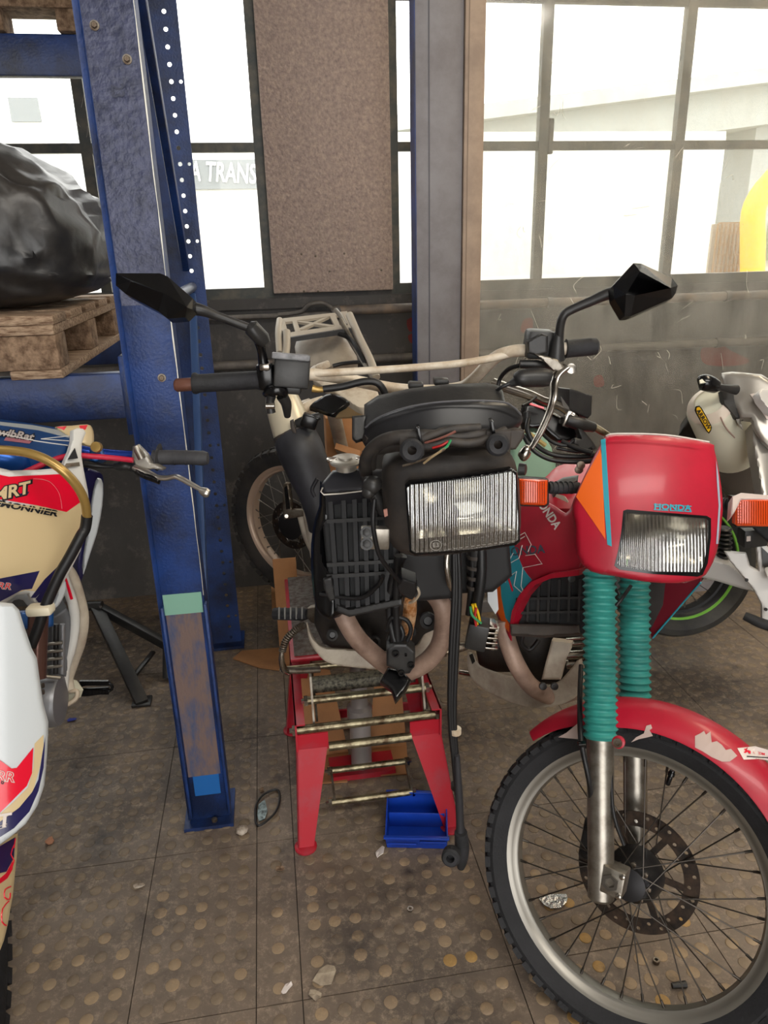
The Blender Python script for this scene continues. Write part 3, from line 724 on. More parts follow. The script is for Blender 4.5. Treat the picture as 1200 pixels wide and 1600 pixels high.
leg(-.012, 2.235, .0, 2.14, .36, .045, .07); leg(.44, 2.235, .415, 2.14, .36, .045, .07)
# side rails and top tray
for u, s_ in ((.0, 1), (.41, -1)):
    obox('side_rail', S(u, 1.96, .335) , EX * .0025, EY * .235, EZ * .045, M_redstand, st)
    obox('rail_lip', S(u + .012 * s_, 1.96, .378), EX * .014, EY * .235, EZ * .002, M_redstand, st)
sbox('front_plate', .0, .088, 1.733, 1.737, .285, .34, M_redstand, st); sbox('front_plate', .322, .41, 1.733, 1.737, .285, .34, M_redstand, st)
def rod(name, u0, u1, v, z, r=.011, m=M_zinc, nuts=True, dz=0):
    o = tube(name, [S(u0, v, z), S(u1, v, z + dz)], r, m, st, seg=12, sm=0)
    if nuts:
        for u, s_ in ((u0, -1), (u1, 1)): lathe('nut', S(u, v, z + (dz if s_ > 0 else 0)), EX * s_, [(-.004, r * 1.35), (.006, r * 1.35), (.006, r * .7), (.014, r * .6)], M_chrome, o, seg=6)
rod('cross_rod', .035, .385, 1.80, .405, .012); rod('cross_rod', -.004, .40, 1.745, .35, .012); rod('cross_rod', .088, .325, 1.732, .292, .013, nuts=False)
rod('cross_rod', .092, .335, 1.86, .105, .010); rod('cross_rod', .085, .335, 1.76, .072, .010)
rod('cross_rod', -.02, .46, 1.90, .452, .010, M_zinc)
for u in (.098, .330): obox('pedal_link', S(u, 1.81, .09), EX * .003, EY * .055 + EZ * .017, EZ * .009, M_steel, st)
for u in (.052, .372):
    obox('scissor_arm', S(u, 1.79, .40), EX * .003, EZ * .075 + EY * .03, EY * .010, M_steel, st)
    obox('scissor_arm', S(u + .01, 1.95, .40), EX * .003, EY * .16 + EZ * .05, EZ * .012, M_steel, st)
M_speck = mat('speckled_plate', '#8d8878', .6, .5, dirt='#3d3a36', dscale=90, damt=.45, bump=.3)
sbox('speckled_channel', .05, .36, 1.84, 1.88, .40, .432, M_speck, st)
tray = sbox('top_platform', .0, .46, 1.93, 2.50, .452, .466, M_redstand, st, bev=.002)
M_ply = mat('oily_board', '#6b4d38', .7, 0, dirt='#2c221c', dscale=45, damt=.5, bump=.3); sbox('platform_pad', .012, .448, 1.945, 2.49, .466, .476, mat('platform_pad', '#77706a', .8, .2, dirt='#55453c', dscale=60, bump=.5), tray)
lathe('jack_cylinder', S(.205, 1.98, .02), EZ, [(0, .034), (.16, .034), (.165, .040), (.22, .040), (.23, .028), (.36, .026), (.43, .026)], mat('jack_grey', '#9a9390', .4, .3), st, seg=24)
sbox('jack_base', .10, .31, 1.93, 2.03, .0, .02, M_redstand, st)
sbox('base_bar', .0, .43, 2.225, 2.235, .03, .06, M_redstand, st); 
for (u0, u1, nm) in ((.03, .17, 'l'), (.24, .37, 'r')):
    cb = thing('cardboard_piece', S(u0, 2.12, 0), 'folded brown cardboard piece under the red stand, %s of the jack' % ('left' if nm == 'l' else 'right'), 'cardboard')
    V = [S(u0, 2.06, .003), S(u1, 2.06, .003), S(u1 - .04 if nm == 'l' else u1, 2.18, .26), S(u0 if nm == 'l' else u0 + .05, 2.18, .28)]
    V += [v + EY * .004 for v in V]
    finish('cardboard_sheet', V, [[0, 1, 2, 3], [7, 6, 5, 4], [0, 4, 5, 1], [1, 5, 6, 2], [2, 6, 7, 3], [3, 7, 4, 0]], M_card, cb, smooth=0)
    V = [S(u0 + .02, 1.93, .002), S(u1 - .02, 1.92, .002), S(u1, 2.06, .003), S(u0, 2.06, .003)]; V += [v + EZ * .004 for v in V]
    finish('cardboard_flap', V, [[0, 1, 2, 3], [7, 6, 5, 4], [0, 4, 5, 1], [1, 5, 6, 2], [2, 6, 7, 3], [3, 7, 4, 0]], M_card, cb, smooth=0)

# ------------------------------------------------------------------ wheel builder (rim is the part, the rest its pieces)
def wheel(parent, C, a, b, n, R, Rr, W2, name, m_rim, m_tyre, nsp=36, hub_r=.035, hub_w=.05, knob=True, disc=None, m_sp=None, seg=72, knobh=.008, knobn=60):
    n = n.normalized(); a = a.normalized(); b = b.normalized()
    rimw = W2 * .62
    prof = [(-rimw / 2 * 1.0, Rr), (-rimw / 2 * .93, Rr - .004), (-rimw / 2 * .8, Rr - .012), (-rimw / 2 * .55, Rr - .016), (-rimw * .25, Rr - .024), (0, Rr - .028), (rimw * .25, Rr - .024), (rimw / 2 * .55, Rr - .016), (rimw / 2 * .8, Rr - .012), (rimw / 2 * .93, Rr - .004), (rimw / 2, Rr), (rimw / 2 * .8, Rr - .006), (-rimw / 2 * .8, Rr - .006)]
    v, f = lathe_vf(C, n, prof, seg, closed=True); rim = finish(name, v, f, m_rim, parent, smooth=50)
    tw = W2 / 2; H = R - Rr
    tp = [(-rimw / 2 * .9, Rr - .004), (-tw * .82, Rr + H * .22), (-tw, Rr + H * .52), (-tw * .93, Rr + H * .80), (-tw * .6, Rr + H * .95), (0, R), (tw * .6, Rr + H * .95), (tw * .93, Rr + H * .80), (tw, Rr + H * .52), (tw * .82, Rr + H * .22), (rimw / 2 * .9, Rr - .004)]
    ta = Acc(); ta.add(lathe_vf(C, n, tp, seg, closed=True))
    if knob:
        for k in range(knobn):
            for s_, h_, l_ in ((-1, .86, 0), (1, .86, .5), (-.32, .99, .5), (.32, .99, 0)):
                A = 2 * math.pi * (k + l_) / knobn; rd = a * math.cos(A) + b * math.sin(A); tg = -a * math.sin(A) + b * math.cos(A)
                out = (rd * h_ + n * (s_ * .34 if abs(s_) == 1 else s_ * .1)).normalized(); side = tg.cross(out)
                cc = C + n * (tw * .84 * s_ if abs(s_) == 1 else tw * s_) + rd * (Rr + H * h_ - .002)
                ta.add(box_vf(cc, tg * (math.pi * R / knobn * .66), side * tw * (.24 if abs(s_) == 1 else .22), out * knobh, .0))
    ta.build('tyre', m_tyre, rim, smooth=38)
    if hub_r:
        lathe('hub', C - n * hub_w, n, [(0, hub_r * .5), (.006, hub_r * 1.15), (.012, hub_r * 1.15), (.016, hub_r * .7), (2 * hub_w - .016, hub_r * .7), (2 * hub_w - .012, hub_r * 1.15), (2 * hub_w - .006, hub_r * 1.15), (2 * hub_w, hub_r * .5)], M_rubber if m_tyre is None else mat('hub_dark', '#2b2a2c', .45, .5), rim, seg=28)
        for k in range(nsp):
            side = 1 if k % 2 else -1; lead = 1 if (k // 2) % 2 else -1
            A = 2 * math.pi * (k + .5) / nsp; A2 = A + lead * 2 * math.pi * (3.1 / nsp) * 1.9
            p1 = C + (a * math.cos(A) + b * math.sin(A)) * (Rr - .022) + n * side * .004
            p0 = C + (a * math.cos(A2) + b * math.sin(A2)) * hub_r * 1.08 + n * side * (hub_w - .009)
            sa = Acc(); sa.add(tube_vf([p0, p1], .0016, 6, 0)); d = (p0 - p1).normalized(); sa.add(tube_vf([p1 - d * .006, p1 + d * .002, p1 + d * .004, p1 + d * .020], [.0045, .0045, .0031, .0029], 7, 0))
            sa.build('spoke', m_sp or M_spoke, rim, smooth=60)
    if disc:
        off, ro, ri, nh = disc
        def dring(r0, r1, holes, rh, seg=96):
            # plate ring with through holes built from cells
            A = Acc()
            for k in range(holes):
                a0, a1 = 2 * math.pi * k / holes, 2 * math.pi * (k + 1) / holes; cr = (r0 + r1) / 2 + (r1 - r0) * .18 * (1 if k % 2 else -1); ca = (a0 + a1) / 2
                ring = []; out = []; N = 16
                for q in range(N):
                    T = 2 * math.pi * q / N + math.pi / N; ring.append((cr + math.sin(T) * rh, ca + math.cos(T) * rh / cr))
                    c_, s__ = math.cos(T), math.sin(T); tx = (a1 - a0) / 2 / max(abs(c_), 1e-6); tz = ((r1 - cr) if s__ > 0 else (cr - r0)) / max(abs(s__), 1e-6) / cr
                    kk = min(tx, tz); out.append((cr + s__ * kk * cr, ca + c_ * kk))
                # snap outer points nearest corners to the corners
                for (rr_, aa_) in ((r0, a0), (r0, a1), (r1, a0), (r1, a1)):
                    i = min(range(N), key=lambda i: (out[i][0] - rr_) ** 2 + ((out[i][1] - aa_) * cr) ** 2); out[i] = (rr_, aa_)
                V = []
                for h in (off - .002, off + .002):
                    V += [C + n * h + (a * math.cos(t) + b * math.sin(t)) * r for r, t in ring]; V += [C + n * h + (a * math.cos(t) + b * math.sin(t)) * r for r, t in out]
                F_ = []
                for i in range(N):
                    j = (i + 1) % N
                    F_ += [[i, j, N + j, N + i], [2 * N + i, 3 * N + i, 3 * N + j, 2 * N + j], [i, 2 * N + i, 2 * N + j, j]]
                A.add((V, F_))
            return A
        A = dring(ri, ro, nh, (ro - ri) * .13)
        for k in range(6):
            t = 2 * math.pi * k / 6; rd = a * math.cos(t) + b * math.sin(t); tg = -a * math.sin(t) + b * math.cos(t)
            A.add(box_vf(C + n * off + rd * (ri * .72) + tg * .006, rd * ri * .34, tg * .007, n * .002))
        A.add(lathe_vf(C + n * (off - .003), n, [(0, ri * .2), (0, ri * .52), (.006, ri * .52), (.006, ri * .2)], 30, True))
        A.build('brake_disc', mat('brake_disc', '#3a3634', .38, .8, dirt='#5b4c42', dscale=30), rim, smooth=30)
    return rim

# ------------------------------------------------------------------ centre motorcycle, stripped, on the lift
cm = thing('motorcycle', S(.23, 2.2, .476), 'stripped front end of a motorcycle with black headlight raised on the red lift stand', 'motorcycle')
YH = 1.50
# handlebar
hb = ptube('handlebar', [(405, 593, 1.50), (455, 588, 1.50), (490, 585, 1.51), (540, 592, 1.55), (610, 606, 1.60), (665, 610, 1.61), (715, 606, 1.60), (738, 594, 1.57), (772, 560, 1.53), (800, 549, 1.51), (835, 547, 1.50), (900, 544, 1.49)], .0125, M_white, cm, seg=14)
ptube('crossbar', [(486, 584, 1.505), (640, 575, 1.51), (740, 565, 1.51), (822, 547, 1.51)], .0078, M_white, hb, seg=10)
ptube('grip', [(302, 599, 1.495), (306, 599, 1.495), (312, 599, 1.495), (400, 594, 1.50), (407, 594, 1.5)], [.021, .022, .0185, .0185, .021], M_rubber, cm, seg=18, sm=0)
ptube('bar_end', [(273, 602, 1.49), (276, 602, 1.49), (304, 600, 1.495)], [.010, .0135, .0135], M_copper, hb, seg=14, sm=0)
ptube('grip', [(884, 545, 1.49), (888, 545, 1.49), (922, 542, 1.485), (932, 541, 1.485), (935, 541, 1.485)], [.0195, .0175, .0175, .016, .010], M_rubber, cm, seg=18, sm=0)
# left controls: brake reservoir, clamp, switch
rs = pbox('brake_reservoir', 456, 582, 56, 46, 1.46, .055, M_black, cm, rot=-7, yaw=8, tilt=6, bev=.005)
pbox('reservoir_lid', 455, 558, 60, 9, 1.457, .06, mat('lid_grey', '#8f8f92', .5, .2, dirt='#5f6063', dscale=30), rs, rot=-7, yaw=8, tilt=6, bev=.003)
pbox('reservoir_neck', 448, 608, 44, 16, 1.47, .04, M_black, rs, rot=-5, bev=.005)
pbox('switch_housing', 414, 590, 26, 40, 1.475, .05, M_blackgl, cm, rot=4, bev=.008)
panel('lever_shroud', Surf((410, 615, 1.46), (450, 615, 1.46), (430, 640, 1.46), cyl(410, 450, .012)), [(411, 612), (424, 604), (446, 606), (450, 614), (446, 622), (434, 618), (418, 621), (411, 618)], M_blackgl, cm, thick=.02, sm=3, rnd=.006)
ptube('brake_lever_pivot', [(424, 618, 1.46), (422, 630, 1.46), (424, 645, 1.46)], [.010, .008, .009], M_black, cm, seg=10)
ptube('pivot_bolt', [(416, 634, 1.455), (429, 634, 1.455)], .007, M_chrome, cm, seg=8, sm=0)
ptube('lever_stub', [(440, 618, 1.47), (447, 630, 1.48), (449, 650, 1.50)], [.012, .011, .007], M_black, cm)
ptube('banjo_fitting', [(488, 607, 1.50), (500, 609, 1.50), (520, 606, 1.50)], [.008, .006, .007], M_brass, cm, seg=8)
ptube('brake_hose', [(505, 608, 1.50), (535, 604, 1.50), (570, 596, 1.50), (592, 600, 1.50), (604, 622, 1.5), (606, 650, 1.48)], .0075, M_cable, cm)
# mirrors
def mirror(ol, ridge, stem, ball, Y, lab):
    sf = Surf((ol[0][0], ol[0][1], Y), (ol[0][0] + 40, ol[0][1], Y), (ol[0][0], ol[0][1] + 40, Y - .02))
    V = []; n_ = len(ol)
    V += [sf.at(x, y) for x, y in ol]; V += [sf.at(x, y) + CF * .03 for x, y in ol]
    V += [sf.at(x, y, .028) for x, y in ridge]; 
    k = len(ridge); F_ = []
    r0 = 2 * n_
    for i in range(n_):
        j = (i + 1) % n_; ri = min(range(k), key=lambda q: math.dist(ridge[q], ol[i])); rj = min(range(k), key=lambda q: math.dist(ridge[q], ol[j]))
        F_.append([i, j, r0 + rj] + ([r0 + ri] if ri != rj else []))
        F_.append([j, i, n_ + i, n_ + j])
    F_.append([n_ + i for i in range(n_)][::-1])
    mm = finish('mirror_housing', V, F_, M_blackgl, cm, smooth=0)
    gl_ = [( (x - sum(p[0] for p in ol) / n_) * .9 + sum(p[0] for p in ol) / n_, (y - sum(p[1] for p in ol) / n_) * .88 + sum(p[1] for p in ol) / n_) for x, y in ol]
    Vg = [sf.at(x, y) + CF * .031 for x, y in gl_]; Vg += [v + CF * .002 for v in Vg]
    finish('mirror_glass', Vg, [list(range(n_)), list(range(n_, 2 * n_))[::-1]] + [[i, (i + 1) % n_, n_ + (i + 1) % n_, n_ + i] for i in range(n_)], mat('mirror_glass', '#dddddd', .04, 1.0), mm, smooth=0)
    return mm
mL = mirror([(181, 427), (250, 427), (262, 432), (301, 466), (301, 484), (289, 496), (262, 498), (248, 487), (196, 459), (181, 446)], [(205, 440), (255, 458), (292, 480)], None, None, 1.42, '')
ptube('mirror_stem', [(290, 482, 1.43), (312, 484, 1.43), (340, 494, 1.44), (388, 512, 1.455)], [.015, .0115, .0085, .0085], M_black, mL, seg=12)
ptube('stem_joint', [(388, 508, 1.455), (392, 511, 1.455), (410, 530, 1.465), (416, 538, 1.465)], [.009, .016, .016, .010], M_black, mL, seg=14, sm=0)
ptube('stem_post', [(404, 528, 1.465), (409, 550, 1.475), (413, 578, 1.48)], [.012, .009, .012], M_blackgl, mL, seg=12)
pbox('mirror_nut', 413, 574, 16, 10, 1.465, .02, M_chrome, mL)
mR = mirror([(990, 411), (1002, 412), (1050, 434), (1059, 446), (1056, 458), (1050, 466), (986, 494), (976, 494), (960, 467), (958, 446)], [(978, 460), (1000, 424), (1048, 450), (992, 462)], None, None, 1.43, '')
ptube('mirror_stem', [(965, 457, 1.45), (948, 460, 1.45), (925, 470, 1.455), (893, 484, 1.46), (880, 494, 1.46), (875, 512, 1.465), (874, 530, 1.47)], [.014, .011, .0095, .0085, .0085, .0085, .0085], M_black, mR, seg=12)
ptube('stem_boot', [(873, 519, 1.47), (871, 535, 1.47), (869, 562, 1.475)], [.008, .013, .017], M_black, mR, seg=16, sm=0)
# right controls
pbox('switch_housing', 846, 540, 44, 42, 1.475, .05, M_black, cm, rot=-4, bev=.008)
panel('choke_lever', Surf((830, 540, 1.46), (870, 540, 1.46), (850, 560, 1.46)), [(824, 534), (846, 522), (856, 524), (856, 552), (838, 556), (826, 552)], M_black, cm, thick=.02, rnd=.004)
ptube('throttle_cables', [(812, 569, 1.47), (840, 570, 1.47), (860, 573, 1.48)], [.008, .009, .006], M_black, cm)
panel('clutch_perch', Surf((835, 555, 1.45), (880, 575, 1.45), (850, 590, 1.45)), [(836, 553), (852, 556), (872, 562), (884, 575), (876, 582), (864, 580), (850, 566)], M_alu, cm, thick=.014, rnd=.004)
ptube('clutch_boot', [(797, 600, 1.42), (806, 596, 1.42), (812, 592, 1.42), (828, 590, 1.425), (850, 590, 1.43), (860, 592, 1.43)], [.006, .010, .0165, .0185, .0185, .015], M_black, cm, seg=18, sm=3)
ptube('clutch_cable', [(800, 598, 1.42), (782, 606, 1.42), (770, 620, 1.44), (774, 650, 1.46)], .004, M_cable, cm, seg=8)
ptube('throttle_cable', [(820, 570, 1.48), (796, 576, 1.5), (780, 595, 1.52), (779, 625, 1.5), (786, 650, 1.5)], .0045, M_cable, cm, seg=8)
cl = ptube('clutch_lever', [(884, 574, 1.46), (872, 585, 1.45), (866, 600, 1.44), (864, 625, 1.42), (856, 650, 1.41), (844, 676, 1.40), (830, 700, 1.39)], [.012, .010, .0095, .009, .0085, .008, .006], M_chrome, cm, seg=12, flat=.6)
ptube('lever_ball', [(828, 700, 1.39), (824, 702, 1.39), (819, 710, 1.39), (815, 716, 1.39), (813, 718, 1.39)], [.005, .0095, .0115, .009, .003], M_chrome, cl, seg=14)
lathe('pivot', W(892, 576, 1.455), Vector((0, -1, .2)), [(0, .010), (.004, .010), (.005, .005)], M_chrome, cl, seg=12)
# instrument pod
ip = Surf((570, 650, 1.38), (790, 640, 1.38), (680, 600, 1.46), cyl(565, 800, .03))
panel('instrument_cowl', ip, [(569, 632), (590, 618), (640, 607), (700, 600), (760, 598), (778, 602), (786, 612), (790, 630), (780, 660), (569, 668)], M_black, cm, thick=.03, g=9, rnd=.008)
ib = Surf((570, 680, 1.34), (815, 660, 1.34), (690, 630, 1.36), cyl(565, 820, .05))
panel('instrument_bezel', ib, [(568, 690), (572, 666), (590, 652), (630, 637), (680, 628), (740, 625), (785, 627), (802, 634), (815, 646), (816, 660), (806, 668), (780, 676), (700, 674), (650, 682), (610, 692), (580, 700)], mat('bezel_black', '#232326', .35, 0, dirt='#1a1a1c', dscale=9), cm, thick=.02, g=9, rnd=.01, sm=2)
ptube('bezel_lip', [(571, 668, 1.325), (590, 653, 1.315), (630, 638, 1.30), (680, 629, 1.295), (740, 626, 1.295), (785, 628, 1.305), (802, 636, 1.315), (814, 648, 1.325)], .0018, mat('lip_grey', '#56565a', .4), cm, seg=6)
panel('pod_underside', Surf((570, 690, 1.33), (815, 680, 1.33), (690, 720, 1.34)), [(570, 680), (640, 670), (760, 664), (808, 668), (812, 690), (795, 702), (700, 700), (620, 706), (582, 712), (572, 700)], M_dusty, cm, thick=.06, rnd=.012, sm=2)
for (x, y) in ((650, 604), (690, 598)): pbox('pod_knob', x, y, 24, 10, 1.47, .03, M_black, cm, rot=-4, bev=.004)
panel('pod_bracket', Surf((550, 680, 1.36), (580, 680, 1.36), (560, 640, 1.38)), [(550, 650), (572, 648), (574, 684), (556, 690), (550, 684)], M_black, cm, thick=.02, rnd=.004)
# harness under the pod
for k, pts in enumerate([[(572, 740, 1.34), (572, 716, 1.31), (590, 694, 1.29), (620, 683, 1.27), (670, 680, 1.265), (710, 684, 1.265), (760, 678, 1.27), (812, 684, 1.30)],
                         [(582, 730, 1.34), (584, 708, 1.30), (606, 690, 1.28), (650, 688, 1.26), (700, 672, 1.26), (750, 668, 1.27)],
                         [(628, 694, 1.27), (670, 698, 1.25), (700, 690, 1.25), (740, 692, 1.25), (790, 672, 1.28)]]):
    ptube('wiring_loom', pts, [.012, .012, .0125, .0125, .011, .011, .010, .009][:len(pts)] if k == 0 else .008, mat('loom_tape', '#201e1e', .6, 0, dirt='#3a342f', dscale=25), cm, seg=10)
for (x, y, r) in ((644, 704, .021), (779, 695, .020)):
    c = W(x, y, 1.225); lathe('rubber_grommet', c, Vector((0, -1, .25)), [(-.02, r * .4), (-.02, r), (-.004, r), (0, r * .8), (-.003, r * .38)], M_rubber, cm, seg=24, closed=True)
    pbox('grommet_bracket', x, y - 6, 40, 30, 1.255, .01, M_dusty, cm, bev=.004)
panel('right_bracket', Surf((780, 690, 1.28), (820, 690, 1.28), (800, 720, 1.28)), [(770, 678), (806, 670), (820, 674), (818, 684), (806, 702), (798, 703), (782, 690)], M_dusty, cm, thick=.012, rnd=.004)
for pts, m in (([(629, 728, 1.23), (650, 722, 1.225), (672, 714, 1.22), (695, 702, 1.22)], M_steel), ([(662, 724, 1.22), (675, 714, 1.215), (690, 704, 1.22), (700, 697, 1.23)], mat('bare_wire', '#8d7a5c', .5)), ([(700, 690, 1.24), (690, 696, 1.235), (676, 700, 1.24)], M_wirer), ([(704, 688, 1.24), (698, 698, 1.225), (688, 704, 1.225)], M_wireg), ([(664, 692, 1.25), (690, 684, 1.24), (712, 674, 1.24)], mat('pink_wire', '#7a4a40', .5))):
    ptube('loose_wire', pts, .0022, m, cm, seg=6)
for (x, y) in ((656, 682), (771, 672)): pbox('cable_tie', x, y, 5, 26, 1.245, .03, M_blackgl, cm, rot=10, bev=.001)
# headlight
hs_ = Surf((600, 860, 1.285), (815, 850, 1.285), (700, 710, 1.30), cyl(590, 820, .018))
hl_ = panel('headlight_bucket', hs_, [(597, 740), (606, 722), (630, 712), (680, 704), (740, 699), (782, 700), (800, 712), (808, 735), (812, 770), (814, 820), (808, 846), (790, 853), (740, 862), (690, 868), (650, 869), (625, 862), (608, 845), (599, 800)], M_dusty, cm, thick=.10, g=9, rnd=.035, sm=2)
lf = Surf((640, 860, 1.20), (810, 845, 1.20), (700, 740, 1.215), cyl(635, 812, .012, 740, 865, .004))
lf0 = Surf((640, 860, 1.216), (810, 845, 1.216), (700, 740, 1.231), cyl(635, 812, .012))
panel('lens_rim', lf0, hole=[(642, 764), (702, 755), (800, 743), (805, 800), (806, 842), (740, 854), (650, 860)], outline=[(633, 762), (640, 755), (700, 748), (760, 740), (800, 733), (808, 738), (812, 800), (813, 846), (806, 852), (740, 862), (648, 868), (640, 862)], m=M_blackgl, parent=hl_, thick=.03, rnd=.004)
rf = Surf((640, 860, 1.222), (810, 845, 1.222), (700, 740, 1.235), None)
def reflector(name, x0, y0, x1, y1, x2, y2, x3, y3, sf, depth, lift, parent, bulb):
    V = []; F_ = []; N = 14; M = 10
    for j in range(M + 1):
        for i in range(N + 1):
            s, t = i / N, j / M; x = (x0 * (1 - s) + x1 * s) * (1 - t) + (x3 * (1 - s) + x2 * s) * t; y = (y0 * (1 - s) + y1 * s) * (1 - t) + (y3 * (1 - s) + y2 * s) * t
            d = 1 - max(abs(2 * s - 1), 0) ** 2.2; e = 1 - abs(2 * t - 1) ** 2.2; V.append(sf.at(x, y, lift - depth * min(1, d * e * 1.15)))
    for j in range(M):
        for i in range(N): k = j * (N + 1) + i; F_.append([k, k + 1, k + N + 2, k + N + 1])
    n = len(V); V += [v - sf.n * .002 for v in V]; F_ += [[i + n for i in f][::-1] for f in F_]
    r = finish(name, V, F_, M_reflector, parent, smooth=60)
    c = sf.at(bulb[0], bulb[1], lift - depth); lathe('bulb', c, sf.n, [(0, .012), (.01, .014), (.02, .009), (.04, .009), (.045, .004)], mat('bulb_cap', '#5e4f48', .3, .6), r, seg=14)
    return r
reflector('reflector', 642, 764, 802, 742, 806, 828, 650, 842, lf, .05, -.012, hl_, (705, 800))
ld = panel('lens', lf, [(636, 763), (642, 758), (700, 752), (760, 744), (800, 737), (805, 742), (809, 800), (810, 843), (803, 848), (740, 858), (650, 864), (643, 860)], M_lens, hl_, thick=.004, g=9, rnd=.0)
panel('lens_skirt', Surf((640, 860, 1.203), (810, 845, 1.203), (700, 740, 1.218), cyl(635, 812, .012)), [(645, 846), (720, 843), (806, 832), (808, 845), (740, 856), (650, 862)], mat('smoked_band', '#26241f', .25, .3, bump=.4, bscale=40), hl_, thick=.002, lift=-.003)
M_moul = mat('moulding', '#9a968e', .3)
text_panel('moulded_mark', 'E3', lf, 681, 852, 7, -3, M_moul, hl_, lift=.001); tube('moulded_ring', [lf.at(681 + 9 * math.cos(t), 852 + 8 * math.sin(t), .001) for t in [k * .63 for k in range(10)]], .0005, M_moul, hl_, seg=4, sm=1, closed=True)
text_panel('moulded_mark', 'SS', lf, 695, 851, 3.5, -5, M_moul, hl_, lift=.001)
for x in range(700, 800, 9): tube('moulded_dash', [lf.at(x, 858.5 - (x - 700) * .13, .001), lf.at(x + 5, 857.8 - (x - 700) * .13, .001)], .0004, M_moul, hl_, seg=4, sm=0)
# adjuster knobs, bracket left of headlight
for x, y, r in ((584, 756, .016), (580, 766, .012)): lathe('adjuster_knob', W(x, y, 1.30), Vector((-.3, -1, .1)), [(0, r), (.02, r), (.026, r * .7), (.028, r * .3)], M_black, cm, seg=20)
ptube('headlight_arm', [(575, 706, 1.36), (572, 740, 1.34), (583, 770, 1.33), (600, 800, 1.34)], .012, M_black, cm)
pbox('aluminium_bracket', 586, 843, 46, 34, 1.30, .02, M_alu, cm, rot=-3, bev=.004)
for y in (832, 850): bolt('bracket_bolt', W(573, y, 1.295), Vector((0, -1, .3)), .008, .006, M_black, cm)
panel('reflector_tab', Surf((596, 800, 1.3), (606, 800, 1.3), (600, 815, 1.3)), [(599, 797), (605, 795), (606, 806), (601, 808)], mat('pinkish', '#b07a6a', .5), cm, thick=.004)
lathe('headlight_stud', W(811, 733, 1.30), Vector((1, -.4, 0)), [(0, .012), (.012, .011), (.014, .006)], M_black, cm, seg=14)
# radiator with grille
rx = Surf((505, 960, 1.44), (620, 940, 1.42), (510, 770, 1.50))
rad = panel('radiator', rx, [(506, 768), (575, 762), (622, 762), (628, 900), (628, 944), (545, 962), (524, 955), (512, 900), (504, 820)], mat('radiator_core', '#141517', .7), cm, thick=.035, rnd=.004)
fr = Acc()
for x0_, x1_ in ((514, 528), (535, 544), (552, 560), (568, 575), (584, 590), (600, 606), (615, 620)):
    fr.add(panel_vf(rx, [(x0_ - 2, 775), (x0_ + 5, 775), (x1_ + 3, 948), (x1_ - 4, 950)], .010, 20, lift=.012))
fr.build('grille_slat', mat('grille_black', '#19191c', .5), rad, smooth=20)
for y in (812, 880, 898):
    panel('grille_crossbar', rx, [(510, y), (625, y - 6), (625, y - 1), (511, y + 6)], M_black, rad, thick=.010, lift=.014)
panel('grille_bottom', rx, [(526, 944), (545, 952), (628, 934), (628, 946), (546, 964), (526, 956)], M_black, rad, thick=.02, lift=.015, rnd=.003)
panel('radiator_top_tank', Surf((505, 770, 1.46), (610, 760, 1.44), (520, 735, 1.5)), [(502, 756), (520, 735), (560, 732), (600, 733), (600, 764), (506, 772)], mat('tank_black', '#333338', .35, .1), rad, thick=.05, rnd=.008)
ptube('tank_edge', [(504, 762, 1.455), (506, 773, 1.455), (560, 768, 1.45), (598, 762, 1.445)], .0022, M_alu, rad, seg=6, sm=2)
cp_ = W(541, 733, 1.49); lathe('radiator_cap', cp_, Vector((0, -.12, 1)), [(0, .022), (.014, .022), (.016, .034), (.021, .035), (.024, .030), (.0245, .016), (.028, .014), (.029, .004)], mat('cap_alu', '#bdb8ae', .35, .7), rad, seg=28)
pbox('cap_tab', 518, 720, 16, 5, 1.48, .02, M_chrome, rad, bev=.002); pbox('cap_tab', 564, 719, 16, 5, 1.48, .02, M_chrome, rad, bev=.002)
lathe('overflow_nipple', W(568, 732, 1.47), Vector((0, -1, .3)), [(0, .011), (.015, .011), (.016, .006)], M_black, rad, seg=14)
panel('side_shroud', Surf((490, 950, 1.47), (520, 950, 1.44), (500, 760, 1.52), cyl(480, 525, .012)), [(500, 752), (508, 762), (512, 812), (502, 832), (506, 880), (522, 905), (524, 962), (508, 965), (494, 950), (487, 905), (486, 850), (492, 810), (499, 790)], M_blackgl, cm, thick=.03, rnd=.008, sm=2)
panel('shroud_tab', Surf((500, 900, 1.43), (520, 900, 1.43), (510, 930, 1.43)), [(505, 906), (518, 902), (524, 936), (516, 940), (506, 920)], M_black, cm, thick=.01, rnd=.002)
# frame, block behind headlight
panel('lower_cowl', Surf((610, 940, 1.46), (700, 930, 1.46), (640, 860, 1.46)), [(610, 862), (710, 862), (706, 935), (640, 940), (612, 925)], mat('cowl_dark', '#242426', .5), cm, thick=.05, rnd=.008)
panel('stem_block', Surf((700, 940, 1.50), (790, 930, 1.50), (740, 850, 1.50)), [(700, 855), (795, 845), (800, 900), (770, 925), (704, 928)], mat('cowl_darker', '#1a1a1c', .6), cm, thick=.10, rnd=.01)
ptube('steering_stem', [(742, 830, 1.47), (743, 880, 1.47), (745, 930, 1.49)], .018, M_black, cm, seg=16)
for y in (868, 884, 900, 915): lathe('stem_ring', W(743, y, 1.47), EZ, [(-.004, .0205), (.004, .0205)], M_dusty, cm, seg=16)
ptube('hose_loop', [(700, 860, 1.44), (698, 885, 1.43), (704, 915, 1.43), (716, 925, 1.44)], .007, M_chrome, cm, seg=10)
panel('white_peek', Surf((780, 920, 1.6), (800, 920, 1.6), (790, 950, 1.6)), [(762, 918), (776, 914), (779, 952), (774, 960), (762, 940)], M_whitepl, cm, thick=.01)
